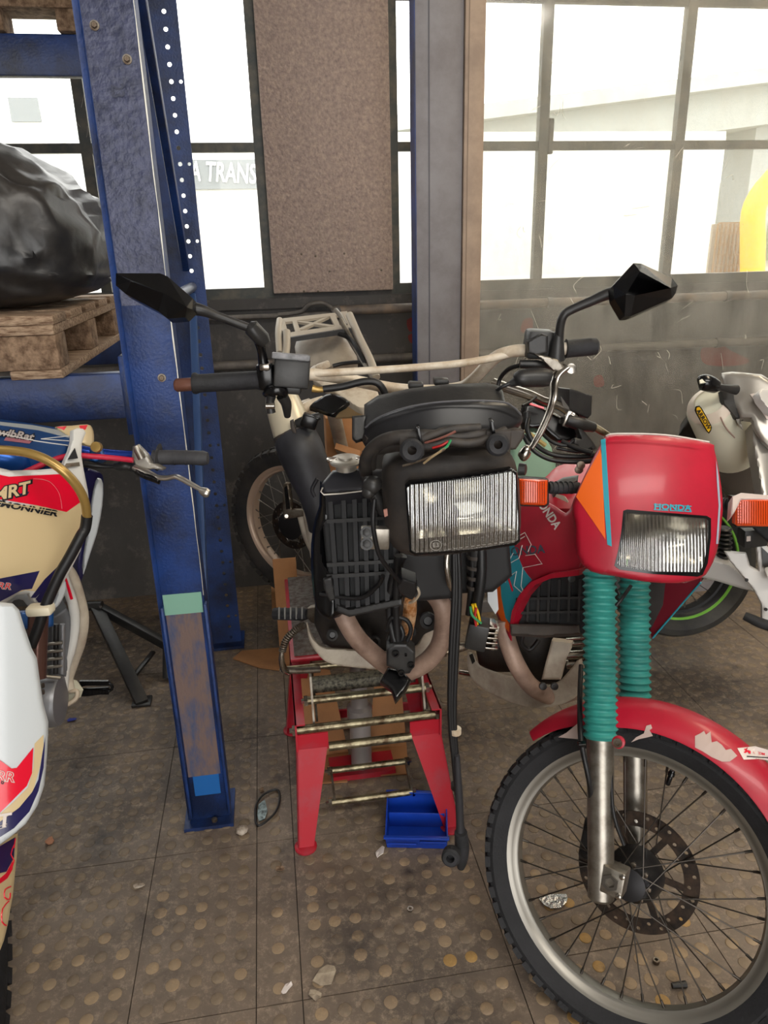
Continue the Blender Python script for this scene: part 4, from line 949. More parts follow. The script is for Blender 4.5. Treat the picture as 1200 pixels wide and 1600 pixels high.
# engine mass, exhaust headers, bash plate
eng = panel('engine_case', Surf((490, 1010, 1.66), (690, 1000, 1.66), (560, 930, 1.66), cyl(490, 700, .05)), [(492, 945), (560, 938), (690, 930), (712, 950), (700, 1000), (650, 1022), (560, 1020), (505, 1005)], mat('engine_black', '#1b1a1a', .5, .2, dirt='#3a332e', dscale=14), cm, thick=.25, rnd=.02, sm=2)
for (x, y, r) in ((560, 990, .018), (586, 1000, .014), (520, 990, .014), (668, 968, .020), (640, 985, .016)): lathe('engine_boss', W(x, y, 1.60), Vector((0, -1, .3)), [(0, r), (.02, r), (.022, r * .6), (.016, r * .5)], M_black, eng, seg=16)
ptube('exhaust_header', [(530, 940, 1.52), (540, 968, 1.50), (560, 1000, 1.50), (588, 1026, 1.51), (606, 1040, 1.52)], .0225, M_head, cm, seg=18)
ptube('exhaust_header', [(672, 920, 1.52), (690, 945, 1.50), (694, 975, 1.50), (686, 1010, 1.50), (664, 1036, 1.51), (634, 1050, 1.52), (612, 1048, 1.53)], .0225, M_head, cm, seg=18)
ptube('header_joint', [(596, 1034, 1.52), (618, 1046, 1.53), (640, 1046, 1.54), (652, 1040, 1.56)], [.018, .026, .026, .02], M_head, cm, seg=16)
ptube('rusty_pipe', [(641, 930, 1.47), (640, 960, 1.47), (633, 1004, 1.48)], [.014, .0155, .013], M_rust, cm, seg=16)
bs = Surf((480, 1040, 1.62), (700, 1035, 1.62), (580, 975, 1.66), cyl(470, 700, .03))
panel('bash_plate', bs, [(479, 972), (484, 985), (493, 1002), (508, 1012), (540, 1014), (600, 1018), (645, 1012), (660, 992), (670, 978), (682, 972), (688, 980), (690, 1010), (680, 1032), (650, 1044), (600, 1046), (545, 1042), (512, 1035), (495, 1020), (483, 1000)], M_cream, cm, thick=.012, rnd=.006, sm=3)
# left foot peg with spring
fpg = ptube('foot_peg', [(426, 959, 1.80), (430, 959, 1.80), (474, 960, 1.76), (480, 960, 1.755)], [.014, .017, .017, .013], M_rubber, cm, seg=14, sm=0)
for k in range(5): ptube('peg_rib', [(436 + 9 * k, 949, 1.775 - .006 * k), (436 + 9 * k, 953, 1.77 - .006 * k), (436 + 9 * k, 967, 1.77 - .006 * k)], .0028, mat('peg_grey', '#6a6864', .5), fpg, seg=6, sm=0)
panel('peg_bracket', Surf((478, 960, 1.75), (505, 960, 1.73), (490, 980, 1.74)), [(480, 950), (494, 948), (500, 962), (508, 975), (500, 978), (486, 972), (479, 964)], M_steel, cm, thick=.02, rnd=.004)
ptube('peg_mount', [(498, 978, 1.72), (520, 984, 1.71), (545, 982, 1.72)], [.012, .014, .010], M_steel, cm)
lathe('mount_bolt', W(506, 984, 1.69), Vector((0, -1, .3)), [(0, .013), (.01, .012), (.012, .006)], M_chrome, cm, seg=12)
path = catmull([W(476, 976, 1.73), W(462, 984, 1.73), W(447, 1000, 1.73), (W(441, 1018, 1.73))], 30); hel = []
for i, p in enumerate(path):
    t = (path[min(i + 1, len(path) - 1)] - path[max(i - 1, 0)]).normalized(); x = t.cross(Vector((0, 1, 0))).normalized(); y = t.cross(x)
    A = 2 * math.pi * i / 5; hel.append(p + (x * math.cos(A) + y * math.sin(A)) * .0085)
tube('stand_spring', hel, .0022, M_steel, cm, seg=6, sm=2)
ptube('spring_hook', [(441, 1016, 1.73), (440, 1030, 1.73), (444, 1046, 1.74), (452, 1050, 1.76)], [.006, .008, .010, .009], M_chrome, cm)
ptube('side_stand_pivot', [(444, 1046, 1.75), (465, 1048, 1.76), (500, 1046, 1.78)], .009, M_steel, cm)
# connector cluster and cables
for pts in ([(622, 868, 1.40), (620, 905, 1.41), (619, 960, 1.42), (622, 1008, 1.42)], [(630, 868, 1.41), (612, 910, 1.42), (608, 960, 1.43), (618, 1006, 1.42)]): ptube('thick_cable', pts, .0085, M_cable, cm, seg=10)
for pts in ([(604, 985, 1.43), (612, 965, 1.42), (634, 968, 1.42), (642, 985, 1.42), (632, 1010, 1.42)], [(606, 1000, 1.43), (618, 972, 1.43), (630, 990, 1.42), (622, 1010, 1.42)], [(500, 868 + 60, 1.45), (560, 935, 1.42), (590, 915, 1.4), (598, 900, 1.38)]): ptube('thin_cable', pts, .005, M_cable, cm, seg=8)
ck = Surf((600, 1030, 1.40), (650, 1030, 1.40), (625, 1060, 1.40))
cb_ = panel('connector_block', ck, [(604, 1014), (616, 1006), (636, 1006), (644, 1014), (649, 1018), (648, 1040), (640, 1052), (624, 1054), (618, 1046), (604, 1040)], M_black, cm, thick=.035, rnd=.006)
for x, y, r in ((618, 1020, .008), (642, 1038, .008), (627, 1050, .007), (634, 1022, .003)): lathe('connector_socket', ck.at(x, y, .0), ck.n, [(0, r), (.006, r), (.006, r * .6), (.001, r * .55)], M_blackgl, cb_, seg=14)
panel('torn_boot', Surf((595, 1060, 1.41), (645, 1060, 1.41), (620, 1085, 1.38)), [(606, 1042), (630, 1050), (642, 1062), (636, 1074), (618, 1096), (612, 1078), (594, 1064)], M_blackgl, cm, thick=.02, rnd=.007)
panel('wire_box', Surf((620, 920, 1.34), (650, 920, 1.34), (635, 940, 1.35)), [(628, 902), (650, 910), (653, 925), (644, 938), (628, 930), (620, 916)], mat('cap_black', '#222224', .3), cm, thick=.03, rnd=.006)
ptube('box_lead', [(585, 780, 1.30), (583, 820, 1.29), (592, 865, 1.30), (610, 892, 1.32), (626, 910, 1.34)], .0045, M_cable, cm, seg=8)
ptube('white_lead', [(652, 918, 1.345), (655, 928, 1.35), (648, 938, 1.36), (640, 942, 1.38)], .003, M_white, cm, seg=6)
# long hanging cable with plug
for k, dx in enumerate((-4, 0, 5)):
    ptube('hanging_cable', [(712 + dx * .8, 862, 1.33), (713 + dx, 930, 1.32), (708 + dx, 1030, 1.31), (706 + dx * .8, 1120, 1.30), (712 + dx * .5, 1200, 1.29), (716, 1262, 1.28)], .0052, M_cable, cm, seg=8)
ptube('cable_sleeve', [(714, 1180, 1.285), (717, 1240, 1.28), (719, 1290, 1.275), (720, 1320, 1.27)], [.006, .0085, .009, .014], mat('sleeve', '#2a2a2e', .5), cm, seg=12)
ptube('plug', [(720, 1300, 1.27), (722, 1325, 1.27), (721, 1345, 1.27), (720, 1356, 1.27)], [.014, .016, .013, .008], M_rubber, cm, seg=14)
lathe('plug_socket', W(706, 1334, 1.25), Vector((-.25, -1, .35)), [(0, .020), (.02, .020), (.024, .016), (.024, .009), (.008, .008)], M_rubber, cm, seg=22)
for x, y in ((712, 1142), (713, 1228)): lathe('cable_clip', W(x, y, 1.30), EZ, [(-.006, .012), (.006, .012)], M_white if y < 1200 else M_black, cm, seg=12)
ptube('loom', [(752, 855, 1.46), (752, 900, 1.45), (746, 945, 1.45), (742, 980, 1.46)], .0115, M_cable, cm, seg=10)
ptube('loom', [(738, 860, 1.46), (738, 900, 1.46), (732, 960, 1.47)], .007, M_cable, cm, seg=10)
# regulator with coloured wires
for pts, m in (([(738, 944, 1.44), (742, 960, 1.44), (746, 976, 1.44)], M_wires), ([(742, 943, 1.44), (747, 958, 1.44), (750, 972, 1.44)], M_wires), ([(744, 950, 1.435), (742, 965, 1.435), (744, 978, 1.435)], M_wirer), ([(735, 948, 1.43), (738, 962, 1.43), (752, 974, 1.43)], M_wireg)): ptube('coloured_wire', pts, .0028, m, cm, seg=6)
rg = pbox('regulator', 745, 998, 32, 42, 1.44, .05, M_black, cm, rot=-10, yaw=-10, bev=.003)
for k in range(5): pbox('cooling_fin', 768, 982 + 8 * k, 20, 3, 1.45, .045, M_chrome, rg, rot=-8, bev=.001)
pbox('fin_base', 774, 998, 5, 40, 1.46, .03, M_alu, rg, rot=-10, bev=.001)
ptube('regulator_bolt', [(716, 1012, 1.47), (730, 1010, 1.47)], [.012, .008], M_steel, cm, sm=0)
# frame backbone hidden behind, rests on the stand
tube('frame_tube', [W(690, 700, 1.55), W(640, 800, 1.75), S(.24, 2.1, .75), S(.24, 2.3, .52)], .03, M_cream, cm, seg=12)
sbox('crankcase', .12, .36, 2.0, 2.42, .479, .80, mat('case_dark', '#2a2826', .5, .3), cm, bev=.03)
tube('skid_rail', [S(.13, 1.95, .50), S(.13, 2.46, .492)], .014, M_cream, cm, sm=0); tube('skid_rail', [S(.35, 1.95, .50), S(.35, 2.46, .492)], .014, M_cream, cm, sm=0)
# ------------------------------------------------------------------ red motorcycle
rm = thing('motorcycle', (.52, 1.25, 0), 'red motorcycle with teal fork gaiters and orange indicators, front wheel turned aside', 'motorcycle')
wC = Vector((.52437, 1.23091, .3115)); wa = Vector((.83315, -.55305, 0)); wbv = Vector((.20885, .31462, .92596)); wn_ = Vector((-.5121, -.77146, .37763))
rimo = wheel(rm, wC, wa, wbv, wn_, .336, .2835, .088, 'front_wheel', M_rim, mat('tyre_black', '#1a1a1d', .75, 0, dirt='#232326', dscale=14, bump=.2, bscale=200), 36, .030, .055, True, (-.035, .130, .098, 30), seg=96, knobh=.006, knobn=60)
A_ = math.radians(8); vd = wa * math.sin(A_) + wbv * math.cos(A_)
ptsv = wC + vd * .253
lathe('valve', ptsv, -vd, [(0, .006), (.004, .006), (.005, .0075), (.012, .0075), (.014, .0055), (.032, .0055), (.034, .004)], M_blackgl, rimo, seg=10)
# hub details: caliper, speedometer drive, axle
lathe('axle_housing', wC - wn_ * .03, wn_, [(0, .06), (.02, .058), (.05, .048), (.062, .040), (.066, .02)], mat('hub_cast', '#3d3a38', .45, .6, dirt='#26262a', dscale=20), rm, seg=28)
for k in range(8):
    t = 2 * math.pi * k / 8; lathe('hub_bolt', wC + (wa * math.cos(t) + wbv * math.sin(t)) * .038 + wn_ * .028, wn_, [(0, .006), (.006, .006), (.007, .003)], M_steel, rm, seg=6)
# fork
def fork(p_bot, p_top, name_bot, r0, f_gait, r_g, bottom_cap, ribs):
    d = p_top - p_bot; L = d.length; d.normalize()
    lathe('fork_leg', p_bot, d, [(0, r0 * .8), (.006, r0), (.05, r0 * 1.0), (L * f_gait + .004, r0 * 1.06)], M_alu, rm, seg=28)
    prof = [(0, r_g * .86)]; Lg = L * (1 - f_gait)
    for k in range(ribs):
        h = Lg * (k / ribs); s = Lg / ribs; prof += [(h + s * .12, r_g * .90), (h + s * .5, r_g * 1.06), (h + s * .88, r_g * .90)]
    prof.append((Lg, r_g * .88))
    lathe('fork_gaiter', p_bot + d * L * f_gait, d, prof, M_teal, rm, seg=32, smooth=25)
    return d
f1b = W(939, 1407, 1.135); f1t = W(937, 890, 1.44)
fork(f1b, f1t, '', .0262, .475, .0345, True, 24)
f2b = W(993, 1330, 1.335); f2t = W(991, 895, 1.575)
fork(f2b, f2t, '', .0262, .52, .0355, True, 19)
ax = W(966, 1386, 1.12); obox('axle_clamp', ax + Vector((0, .02, 0)), wa * .022, wn_ * .024, wbv * .027, M_alu, rm, bev=.004)
lathe('axle_nut', ax + wn_ * .026 - wa * .004 + Vector((0, .02, 0)), wn_, [(-.01, .017), (.003, .017), (.003, .010), (-.004, .009)], mat('nut_dark', '#5f5a54', .4, .7), rm, seg=6)
for s_ in (-1, 1): lathe('clamp_stud', ax + wa * .016 + wbv * (.02 * s_) + wn_ * .02 + Vector((0, .02, 0)), wn_, [(0, .006), (.008, .006), (.009, .003)], M_chrome, rm, seg=6)
# caliper behind leg and brake hose
cal = obox('brake_caliper', wC - wa * .10 + wbv * .035 - wn_ * .04, wa * .028, wn_ * .03, wbv * .048, M_black, rm, bev=.008)
for s_ in (-1, 1): lathe('caliper_pin', wC - wa * .11 + wbv * (.035 + .03 * s_) - wn_ * .005, wn_, [(-.02, .012), (.0, .012), (.002, .006)], M_blackgl, cal, seg=12)
ptube('brake_hose', [(908, 1040, 1.44), (906, 1090, 1.36), (907, 1150, 1.27), (912, 1180, 1.24), (922, 1230, 1.22), (925, 1280, 1.24)], .0055, M_cable, rm)
ptube('speedometer_cable', [(986, 915, 1.46), (972, 935, 1.44), (958, 955, 1.43), (952, 985, 1.42), (955, 1060, 1.36), (955, 1150, 1.28), (957, 1260, 1.20), (975, 1320, 1.17)], .004, M_cable, rm, seg=8)
pbox('cable_tie', 910, 1165, 12, 4, 1.24, .012, M_blackgl, rm, bev=.001)
# front mudguard swept over the tyre
def mudguard():
    th0, th1, N = -51, 72, 46; M = 12; V = []; F_ = []
    for i in range(N + 1):
        s = i / N; T = math.radians(th0 + (th1 - th0) * s); rd = wa * math.sin(T) + wbv * math.cos(T)
        w = .070 * min(1, .30 + 3.0 * s) * min(1, .6 + 2.2 * (1 - s)); base = .356 + .020 * math.sin(math.pi * s)
        for j in range(M + 1):
            q = (j / M - .5) * 2; drop = .052 * abs(q) ** 2.6 * min(1, .4 + 2 * s) * min(1, .5 + 3 * (1 - s))
            V.append(wC + rd * (base - drop + .012) + wn_ * (q * w))
    n = len(V)
    for i in range(N):
        for j in range(M): k = i * (M + 1) + j; F_.append([k, k + 1, k + M + 2, k + M + 1])
    for i in range(N + 1):
        T = math.radians(th0 + (th1 - th0) * i / N); rd = wa * math.sin(T) + wbv * math.cos(T)
        for j in range(M + 1): V.append(V[i * (M + 1) + j] - rd * .003)
    F_ += [[k + n for k in f][::-1] for f in F_]
    for i in range(N):
        for j in (0, M): k = i * (M + 1) + j; F_.append([k, k + M + 1, k + M + 1 + n, k + n])
    for j in range(M):
        for i in (0, N): k = i * (M + 1) + j; F_.append([k, k + 1, k + 1 + n, k + n])
    return finish('front_mudguard', V, F_, M_red, rm, smooth=60)
mg = mudguard()
# mudguard patches follow its surface
class MgSurf:
    def __init__(s): s.n = wn_
    def at(s, px, py, lift=0.0):
        d = ray(px, py); best = None
        # intersect the ray with the swept surface by sampling q (across) and solving the angle
        for j in range(41):
            q = -.0 + j / 40; drop = .052 * q ** 2.6; w = .070
            pl = wC + wn_ * (q * w); t = (pl - CP).dot(wn_) / d.dot(wn_); P = CP + d * t; r = (P - pl); rr = math.hypot(r.dot(wa), r.dot(wbv)); T = math.degrees(math.atan2(r.dot(wa), r.dot(wbv)))
            s_ = (T + 51) / 123; base = .368 + .020 * math.sin(math.pi * min(1, max(0, s_))) - drop
            e = abs(rr - base)
            if best is None or e < best[0]: best = (e, P)
        return best[1] - d.normalized() * (.0012 + lift)
ms = MgSurf(); M_bare_pl = mat('faded_patch', '#b9a49c', .6)
for nm, ol in (('scuffed_patch', [(1086, 1150), (1094, 1146), (1100, 1142), (1103, 1148), (1110, 1143), (1112, 1160), (1120, 1158), (1128, 1164), (1134, 1172), (1142, 1170), (1152, 1181), (1140, 1190), (1128, 1190), (1112, 1183), (1098, 1174), (1086, 1168)]),
               ('scuffed_patch', [(1010, 1134), (1017, 1132), (1019, 1138), (1015, 1141), (1020, 1150), (1012, 1152), (998, 1155), (986, 1160), (994, 1152), (1006, 1146)]),
               ('scuffed_patch', [(872, 1152), (885, 1145), (903, 1130), (903, 1155)]),
               ('sticker', [(1152, 1169), (1180, 1166), (1215, 1176), (1215, 1190), (1185, 1186), (1162, 1187)])):
    try: panel(nm, ms, ol, M_bare_pl if nm != 'sticker' else M_whitep, mg, thick=.0005, g=5)
    except Exception as ex_: print('mg', nm, ex_)
text_panel('sticker_text', 'M', ms, 1168, 1174, 6, 8, M_redp, mg, lift=.001, bold=.05, sx=1.7); text_panel('sticker_text', 'OTOM', ms, 1186, 1177, 3.6, 11, M_redp, mg, lift=.001, bold=.02, sx=1.2); panel('sticker_line', ms, [(1167, 1181), (1205, 1183.5), (1205, 1185), (1167, 1182.6)], M_darkp, mg, thick=.0005, g=20, lift=.001)
for (x, y, Y) in ((966, 1160, 1.20),):
    p = W(x, y, Y); lathe('mudguard_bolt', p, wn_, [(-.006, .0125), (0, .0125), (.001, .010), (.002, .005)], M_red, rm, seg=20); lathe('bolt_head', p + wn_ * .004, wn_, [(0, .009), (.005, .009), (.005, .005), (.002, .004)], M_steel, rm, seg=12)
# ---- headlight fairing
fb = cyl(905, 1130, .045, 680, 900, .02)
fs = Surf((905, 790, 1.47), (1128, 790, 1.47), (1035, 690, 1.535), fb)
cowl = panel('front_fairing', fs, [(947, 682), (962, 679), (1040, 681), (1108, 692), (1116, 702), (1124, 740), (1129, 780), (1128, 815), (1120, 862), (1108, 890), (1095, 903), (1060, 911), (1010, 909), (960, 900), (925, 893), (902, 868), (899, 820), (895, 790), (915, 740), (940, 692)], M_red, rm, thick=.004, g=9, lift=0, sm=2, rnd=.010, hole=[(974, 798), (1040, 802), (1107, 807), (1110, 840), (1104, 880), (1096, 899), (1020, 896), (962, 887), (967, 860), (972, 830)])
ptube('fairing_edge', [fs_p for fs_p in [(947, 681, 1.485), (964, 677.5, 1.475), (1040, 679.5, 1.462), (1108, 690.5, 1.475)]], .0016, M_whitep, cowl, seg=6)
panel('orange_print', fs, [(938, 702), (941, 716), (943, 780), (946, 843), (925, 812), (900, 776), (915, 744)], M_orange, cowl, thick=.0005, lift=.0012)
panel('teal_stripe', fs, [(939, 687), (946, 685), (950, 750), (956, 854), (949, 851), (944, 790), (941, 740)], M_tealp, cowl, thick=.0005, lift=.0014)
panel('teal_stripe', fs, [(1119, 718), (1123, 745), (1126, 790), (1122, 850), (1119, 850), (1123, 790), (1120, 750)], mat('stripe_grey', '#9aa4b4', .4), cowl, thick=.0005, lift=.0012)
text_panel('lettering', 'HONDA', fs, 1051, 793, 8.5, 3, M_tealp, cowl, lift=.0015, bold=.035, sx=1.28)
for k, x in enumerate((1027, 1039, 1052, 1063, 1075)):    # slab serifs of the lettering
    for dy in (-4.4, 4.0): panel('serif', fs, [(x - 5.5, 791.6 + k * .65 + dy), (x + 5.5, 792.2 + k * .65 + dy), (x + 5.5, 793.6 + k * .65 + dy), (x - 5.5, 793 + k * .65 + dy)], M_tealp, cowl, thick=.0004, lift=.0013, g=20)
hf = fs
panel('headlight_surround', hf, [(974, 798), (980, 796), (1040, 801), (1104, 806), (1111, 810), (1111, 840), (1106, 880), (1098, 898), (1090, 901), (1020, 897), (968, 890), (960, 884), (966, 860), (971, 830)], M_blackgl, cowl, thick=.025, g=9, lift=.001, hole=[(978, 802), (1040, 806), (1103, 811), (1106, 840), (1099, 876), (1092, 894), (1020, 891), (967, 882), (972, 860), (976, 830)])
hr = fs
reflector('reflector', 974, 802, 1103, 812, 1098, 884, 966, 872, hr, .05, -.006, cowl, (1030, 850))
panel('lens', fs, [(977, 801), (1040, 805), (1103, 810), (1107, 814), (1106, 845), (1100, 880), (1094, 894), (1020, 893), (970, 885), (965, 880), (970, 855), (974, 825)], M_lens, cowl, thick=.003, g=9, lift=.002)
# side fairing (rider's right), swept back to the left of the picture
sf_ = Surf((905, 800, 1.565), (790, 860, 1.76), (900, 900, 1.49), cyl(780, 905, .03))
side = panel('side_fairing', sf_, [(906, 786), (898, 776), (893, 790), (884, 802), (868, 792), (845, 782), (812, 790), (790, 835), (779, 870), (773, 905), (772, 945), (779, 968), (790, 985), (798, 1001), (796, 978), (801, 955), (812, 930), (832, 910), (858, 898), (905, 892), (912, 860)], M_red, rm, thick=.004, g=8, sm=2, rnd=.008)
panel('teal_print', sf_, [(788, 849), (802, 845), (804, 856), (811, 873), (817, 888), (825, 899), (831, 906), (816, 922), (806, 938), (800, 955), (797, 974), (790, 966), (783, 932), (780, 880), (784, 864)], M_tealp, side, thick=.0005, lift=.0015)
panel('orange_print', sf_, [(778, 885), (780, 882), (781, 912), (783, 932), (789, 964), (796, 976), (795, 988), (786, 976), (778, 958), (774, 930)], M_orange, side, thick=.0005, lift=.0016)
text_panel('lettering', 'HONDA', sf_, 855, 800, 13, 56, M_whitep, side, lift=.0018, bold=.03, sx=.85)
text_panel('lettering', 'HONDA', sf_, 818, 861, 13, -5, mat('print_dark', '#3b4a58', .5), side, lift=.0022, bold=.02, sx=.95)
for pts in ([(803, 850), (810, 838), (820, 832), (830, 851), (825, 862)], [(808, 850), (813, 842), (820, 838)], [(816, 852), (811, 872), (792, 883)], [(802, 864), (793, 881)], [(796, 849), (789, 871), (797, 900), (807, 893), (803, 915), (815, 926), (817, 922), (814, 916), (817, 887), (847, 881), (836, 866), (821, 868)], [(781, 890), (786, 902), (790, 910)]):
    tube('outline_print', [sf_.at(x, y, .0024) for x, y in pts], .0011, M_whitep, side, seg=5, sm=0)
panel('small_print', sf_, [(784, 876), (787, 876), (802, 922), (800, 925)], M_redp, side, thick=.0004, lift=.002, g=20)
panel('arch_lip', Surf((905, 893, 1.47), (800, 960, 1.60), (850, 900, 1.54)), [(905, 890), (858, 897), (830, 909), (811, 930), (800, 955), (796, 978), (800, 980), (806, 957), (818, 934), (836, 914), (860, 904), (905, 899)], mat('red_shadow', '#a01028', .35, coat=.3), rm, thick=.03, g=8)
# inner right panel below the headlight
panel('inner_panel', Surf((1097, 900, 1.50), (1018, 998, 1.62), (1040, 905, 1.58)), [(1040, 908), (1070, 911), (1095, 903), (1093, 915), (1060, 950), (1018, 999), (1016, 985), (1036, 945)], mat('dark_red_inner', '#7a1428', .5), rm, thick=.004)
ptube('panel_edge', [(1095, 910, 1.50), (1060, 950, 1.555), (1020, 997, 1.61)], .0022, M_tealp, rm, seg=6)
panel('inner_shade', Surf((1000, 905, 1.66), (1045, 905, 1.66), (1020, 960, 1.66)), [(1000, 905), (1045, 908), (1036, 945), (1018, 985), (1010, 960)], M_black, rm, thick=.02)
# tank and cockpit
tk = Surf((840, 770, 1.80), (910, 770, 1.80), (870, 725, 1.95), cyl(800, 960, .05))
panel('fuel_tank', tk, [(838, 762), (856, 742), (872, 728), (900, 722), (940, 722), (960, 770), (940, 800), (870, 800), (845, 785)], M_red, rm, thick=.12, rnd=.03, sm=2)
panel('tank_pocket', Surf((840, 770, 1.72), (910, 770, 1.72), (870, 735, 1.8)), [(862, 756), (880, 746), (904, 742), (903, 752), (880, 760), (866, 770)], M_black, rm, thick=.02, rnd=.006)
# indicators
def indicator(x0, y0, x1, y1, Y, stalk, side_):
    ls = Surf((x0, y1, Y), (x1, y1, Y), (x0, y0, Y + .01), cyl(x0, x1, .006))
    sh = panel('indicator_housing', ls, [(x0, y0 - 1), (x1, y0 + 2), (x1 + 1, y1 - 3), (x1 - 4, y1 + 1), (x0 + 3, y1), (x0, y1 - 4)], M_black, rm, thick=.03, rnd=.004, lift=-.004)
    panel('indicator_lens', ls, [(x0, y0 + 1), (x1 - 1, y0 + 3), (x1 - 2, y1 - 4), (x1 - 6, y1 - 1), (x0 + 4, y1 - 2), (x0, y1 - 5)], M_amber, sh, thick=.012, rnd=.006, lift=.004)
    a = Acc(); n_ = max(6, int((x1 - x0) / 4)); M_am2 = mat('amber_rib', '#a83a10', .35, coat=.4)
    for k in range(n_): x = x0 + 4 + (x1 - x0 - 10) * k / (n_ - 1); a.add(tube_vf([ls.at(x, y0 + 5, .0052), ls.at(x, y1 - 5, .0052)], .0008, 4, 0))
    for k in range(9): y = y0 + 5 + (y1 - y0 - 10) * k / 8; a.add(tube_vf([ls.at(x0 + 4, y, .0052), ls.at(x1 - 6, y, .0052)], .0008, 4, 0))
    a.build('lens_ribs', M_am2, sh)
    st_ = ptube('indicator_stalk', stalk, [.0125] * len(stalk), M_rubber, rm, seg=14)
    for k in range(5):
        t = k / 5; p = W(*stalk[0]).lerp(W(*stalk[-1]), .12 + t * .8); d = W(*stalk[-1]) - W(*stalk[0]); lathe('stalk_rib', p, d, [(-.002, .0142), (.002, .0142)], M_rubber, st_, seg=14)
indicator(811, 747, 857, 791, 1.50, [(856, 762, 1.52), (880, 763, 1.53), (904, 762, 1.54)], -1)
indicator(1148, 778, 1225, 824, 1.46, [(1128, 787, 1.52), (1140, 788, 1.51), (1156, 790, 1.49)], 1)
panel('indicator_cap', Surf((1150, 780, 1.46), (1220, 785, 1.46), (1180, 770, 1.48)), [(1144, 776), (1158, 770), (1226, 776), (1226, 782), (1158, 780), (1148, 800), (1142, 806)], M_whitep if False else mat('cap_grey', '#b9aaa6', .4), rm, thick=.02, rnd=.003)
# handlebar, brake controls
chb = ptube('handlebar', [(770, 598, 1.86), (792, 606, 1.84), (826, 617, 1.80), (850, 628, 1.78), (874, 634, 1.76), (894, 648, 1.74), (898, 662, 1.74)], .0125, M_chrome, rm, seg=14)
pbox('bar_clamp', 889, 655, 12, 26, 1.73, .04, M_chrome, chb, rot=-20, bev=.003)
rv = panel('brake_reservoir', Surf((890, 650, 1.72), (925, 650, 1.74), (900, 620, 1.73)), [(889, 608), (891, 607), (925, 618), (924, 648), (918, 654), (889, 640)], M_black, rm, thick=.05, rnd=.003)
panel('reservoir_side', Surf((870, 640, 1.74), (889, 640, 1.72), (880, 615, 1.76)), [(876, 620), (889, 607), (889, 640), (880, 636)], mat('res_side', '#77726c', .5), rv, thick=.01)
ptube('master_cylinder', [(886, 656, 1.73), (905, 662, 1.73), (928, 668, 1.74)], [.014, .016, .012], M_black, rm)
ptube('banjo', [(928, 666, 1.74), (940, 674, 1.74), (952, 680, 1.74), (960, 684, 1.74)], [.008, .009, .006, .005], M_zinc, rm, seg=8)
panel('switch_cluster', Surf((850, 680, 1.76), (900, 680, 1.76), (870, 650, 1.78)), [(820, 630), (850, 636), (890, 660), (904, 672), (900, 686), (872, 690), (848, 668), (822, 668)], M_blackgl, rm, thick=.05, rnd=.008, sm=2)
panel('brake_lever', Surf((890, 690, 1.70), (930, 720, 1.70), (910, 670, 1.72)), [(900, 664), (906, 666), (928, 692), (932, 702), (918, 706), (896, 694), (898, 684), (908, 686)], M_black, rm, thick=.014, rnd=.003)
panel('red_switch_edge', Surf((820, 630, 1.75), (850, 640, 1.75), (830, 620, 1.76)), [(828, 629), (850, 636), (850, 639), (828, 632)], M_redp, rm, thick=.005)
for pts, r in (([(826, 655, 1.72), (824, 672, 1.70), (836, 694, 1.69), (862, 710, 1.69), (900, 714, 1.68), (930, 712, 1.66)], .006), ([(818, 680, 1.70), (832, 702, 1.68), (860, 718, 1.67), (900, 722, 1.66), (930, 720, 1.64)], .0055),
               ([(846, 676, 1.72), (862, 690, 1.70), (884, 696, 1.69), (896, 688, 1.69)], .0045), ([(878, 690, 1.70), (900, 700, 1.68), (925, 708, 1.66)], .007), ([(838, 620, 1.72), (828, 628, 1.70), (816, 634, 1.68)], .003), ([(870, 700, 1.70), (905, 706, 1.69), (926, 700, 1.68)], .004)):
    ptube('control_cable', pts, r, M_cable, rm, seg=8)
lathe('cable_boss', W(823, 657, 1.73), Vector((0, -.2, -1)), [(-.02, .009), (.004, .0095)], M_black, rm, seg=12)
ptube('yellow_lead', [(820, 672, 1.74), (836, 684, 1.74), (852, 696, 1.74)], .006, mat('straw', '#c2a86a', .6), rm, seg=6)
for x, y in ((907, 727), (904, 734)): lathe('fairing_bolt', W(x, y, 1.56), Vector((0, -1, .3)), [(0, .009), (.006, .009), (.007, .004)], M_steel, rm, seg=12)
# radiator in the arch
rr_ = Surf((800, 970, 1.62), (905, 960, 1.56), (850, 905, 1.62))
r2 = panel('radiator', rr_, [(804, 950), (818, 925), (840, 906), (870, 898), (915, 892), (915, 990), (800, 990), (798, 975)], mat('radiator_core', '#141517', .7), rm, thick=.03)
a = Acc()
for k, x in enumerate((824, 840, 856, 872, 888, 904)): a.add(panel_vf(rr_, [(x, 906), (x + 4, 906), (x + 2, 972), (x - 2, 972)], .01, 20, lift=.010))
for y in (934, 956): a.add(panel_vf(rr_, [(806, y), (912, y - 2), (912, y + 2), (806, y + 4)], .01, 20, lift=.011))
a.build('grille_slat', M_black, r2, smooth=20)
panel('lower_bracket', Surf((796, 985, 1.58), (905, 985, 1.54), (850, 975, 1.57)), [(797, 975), (905, 976), (907, 990), (850, 994), (798, 991)], M_dusty, rm, thick=.02, rnd=.004)
lathe('arch_bolt', W(892, 903, 1.57), Vector((0, -1, .2)), [(0, .009), (.008, .009), (.009, .004)], M_black, rm, seg=12)
panel('engine_case', Surf((790, 1060, 1.75), (910, 1060, 1.70), (850, 985, 1.75)), [(795, 985), (910, 985), (912, 1060), (880, 1072), (830, 1066), (806, 1030)], mat('engine_black', '#1b1a1a', .5), rm, thick=.2, rnd=.015)
panel('engine_strut', Surf((845, 1065, 1.62), (885, 1065, 1.60), (870, 1000, 1.64)), [(862, 1000), (894, 1003), (892, 1015), (884, 1030), (876, 1062), (846, 1062), (850, 1045)], M_cream, rm, thick=.03, rnd=.005)
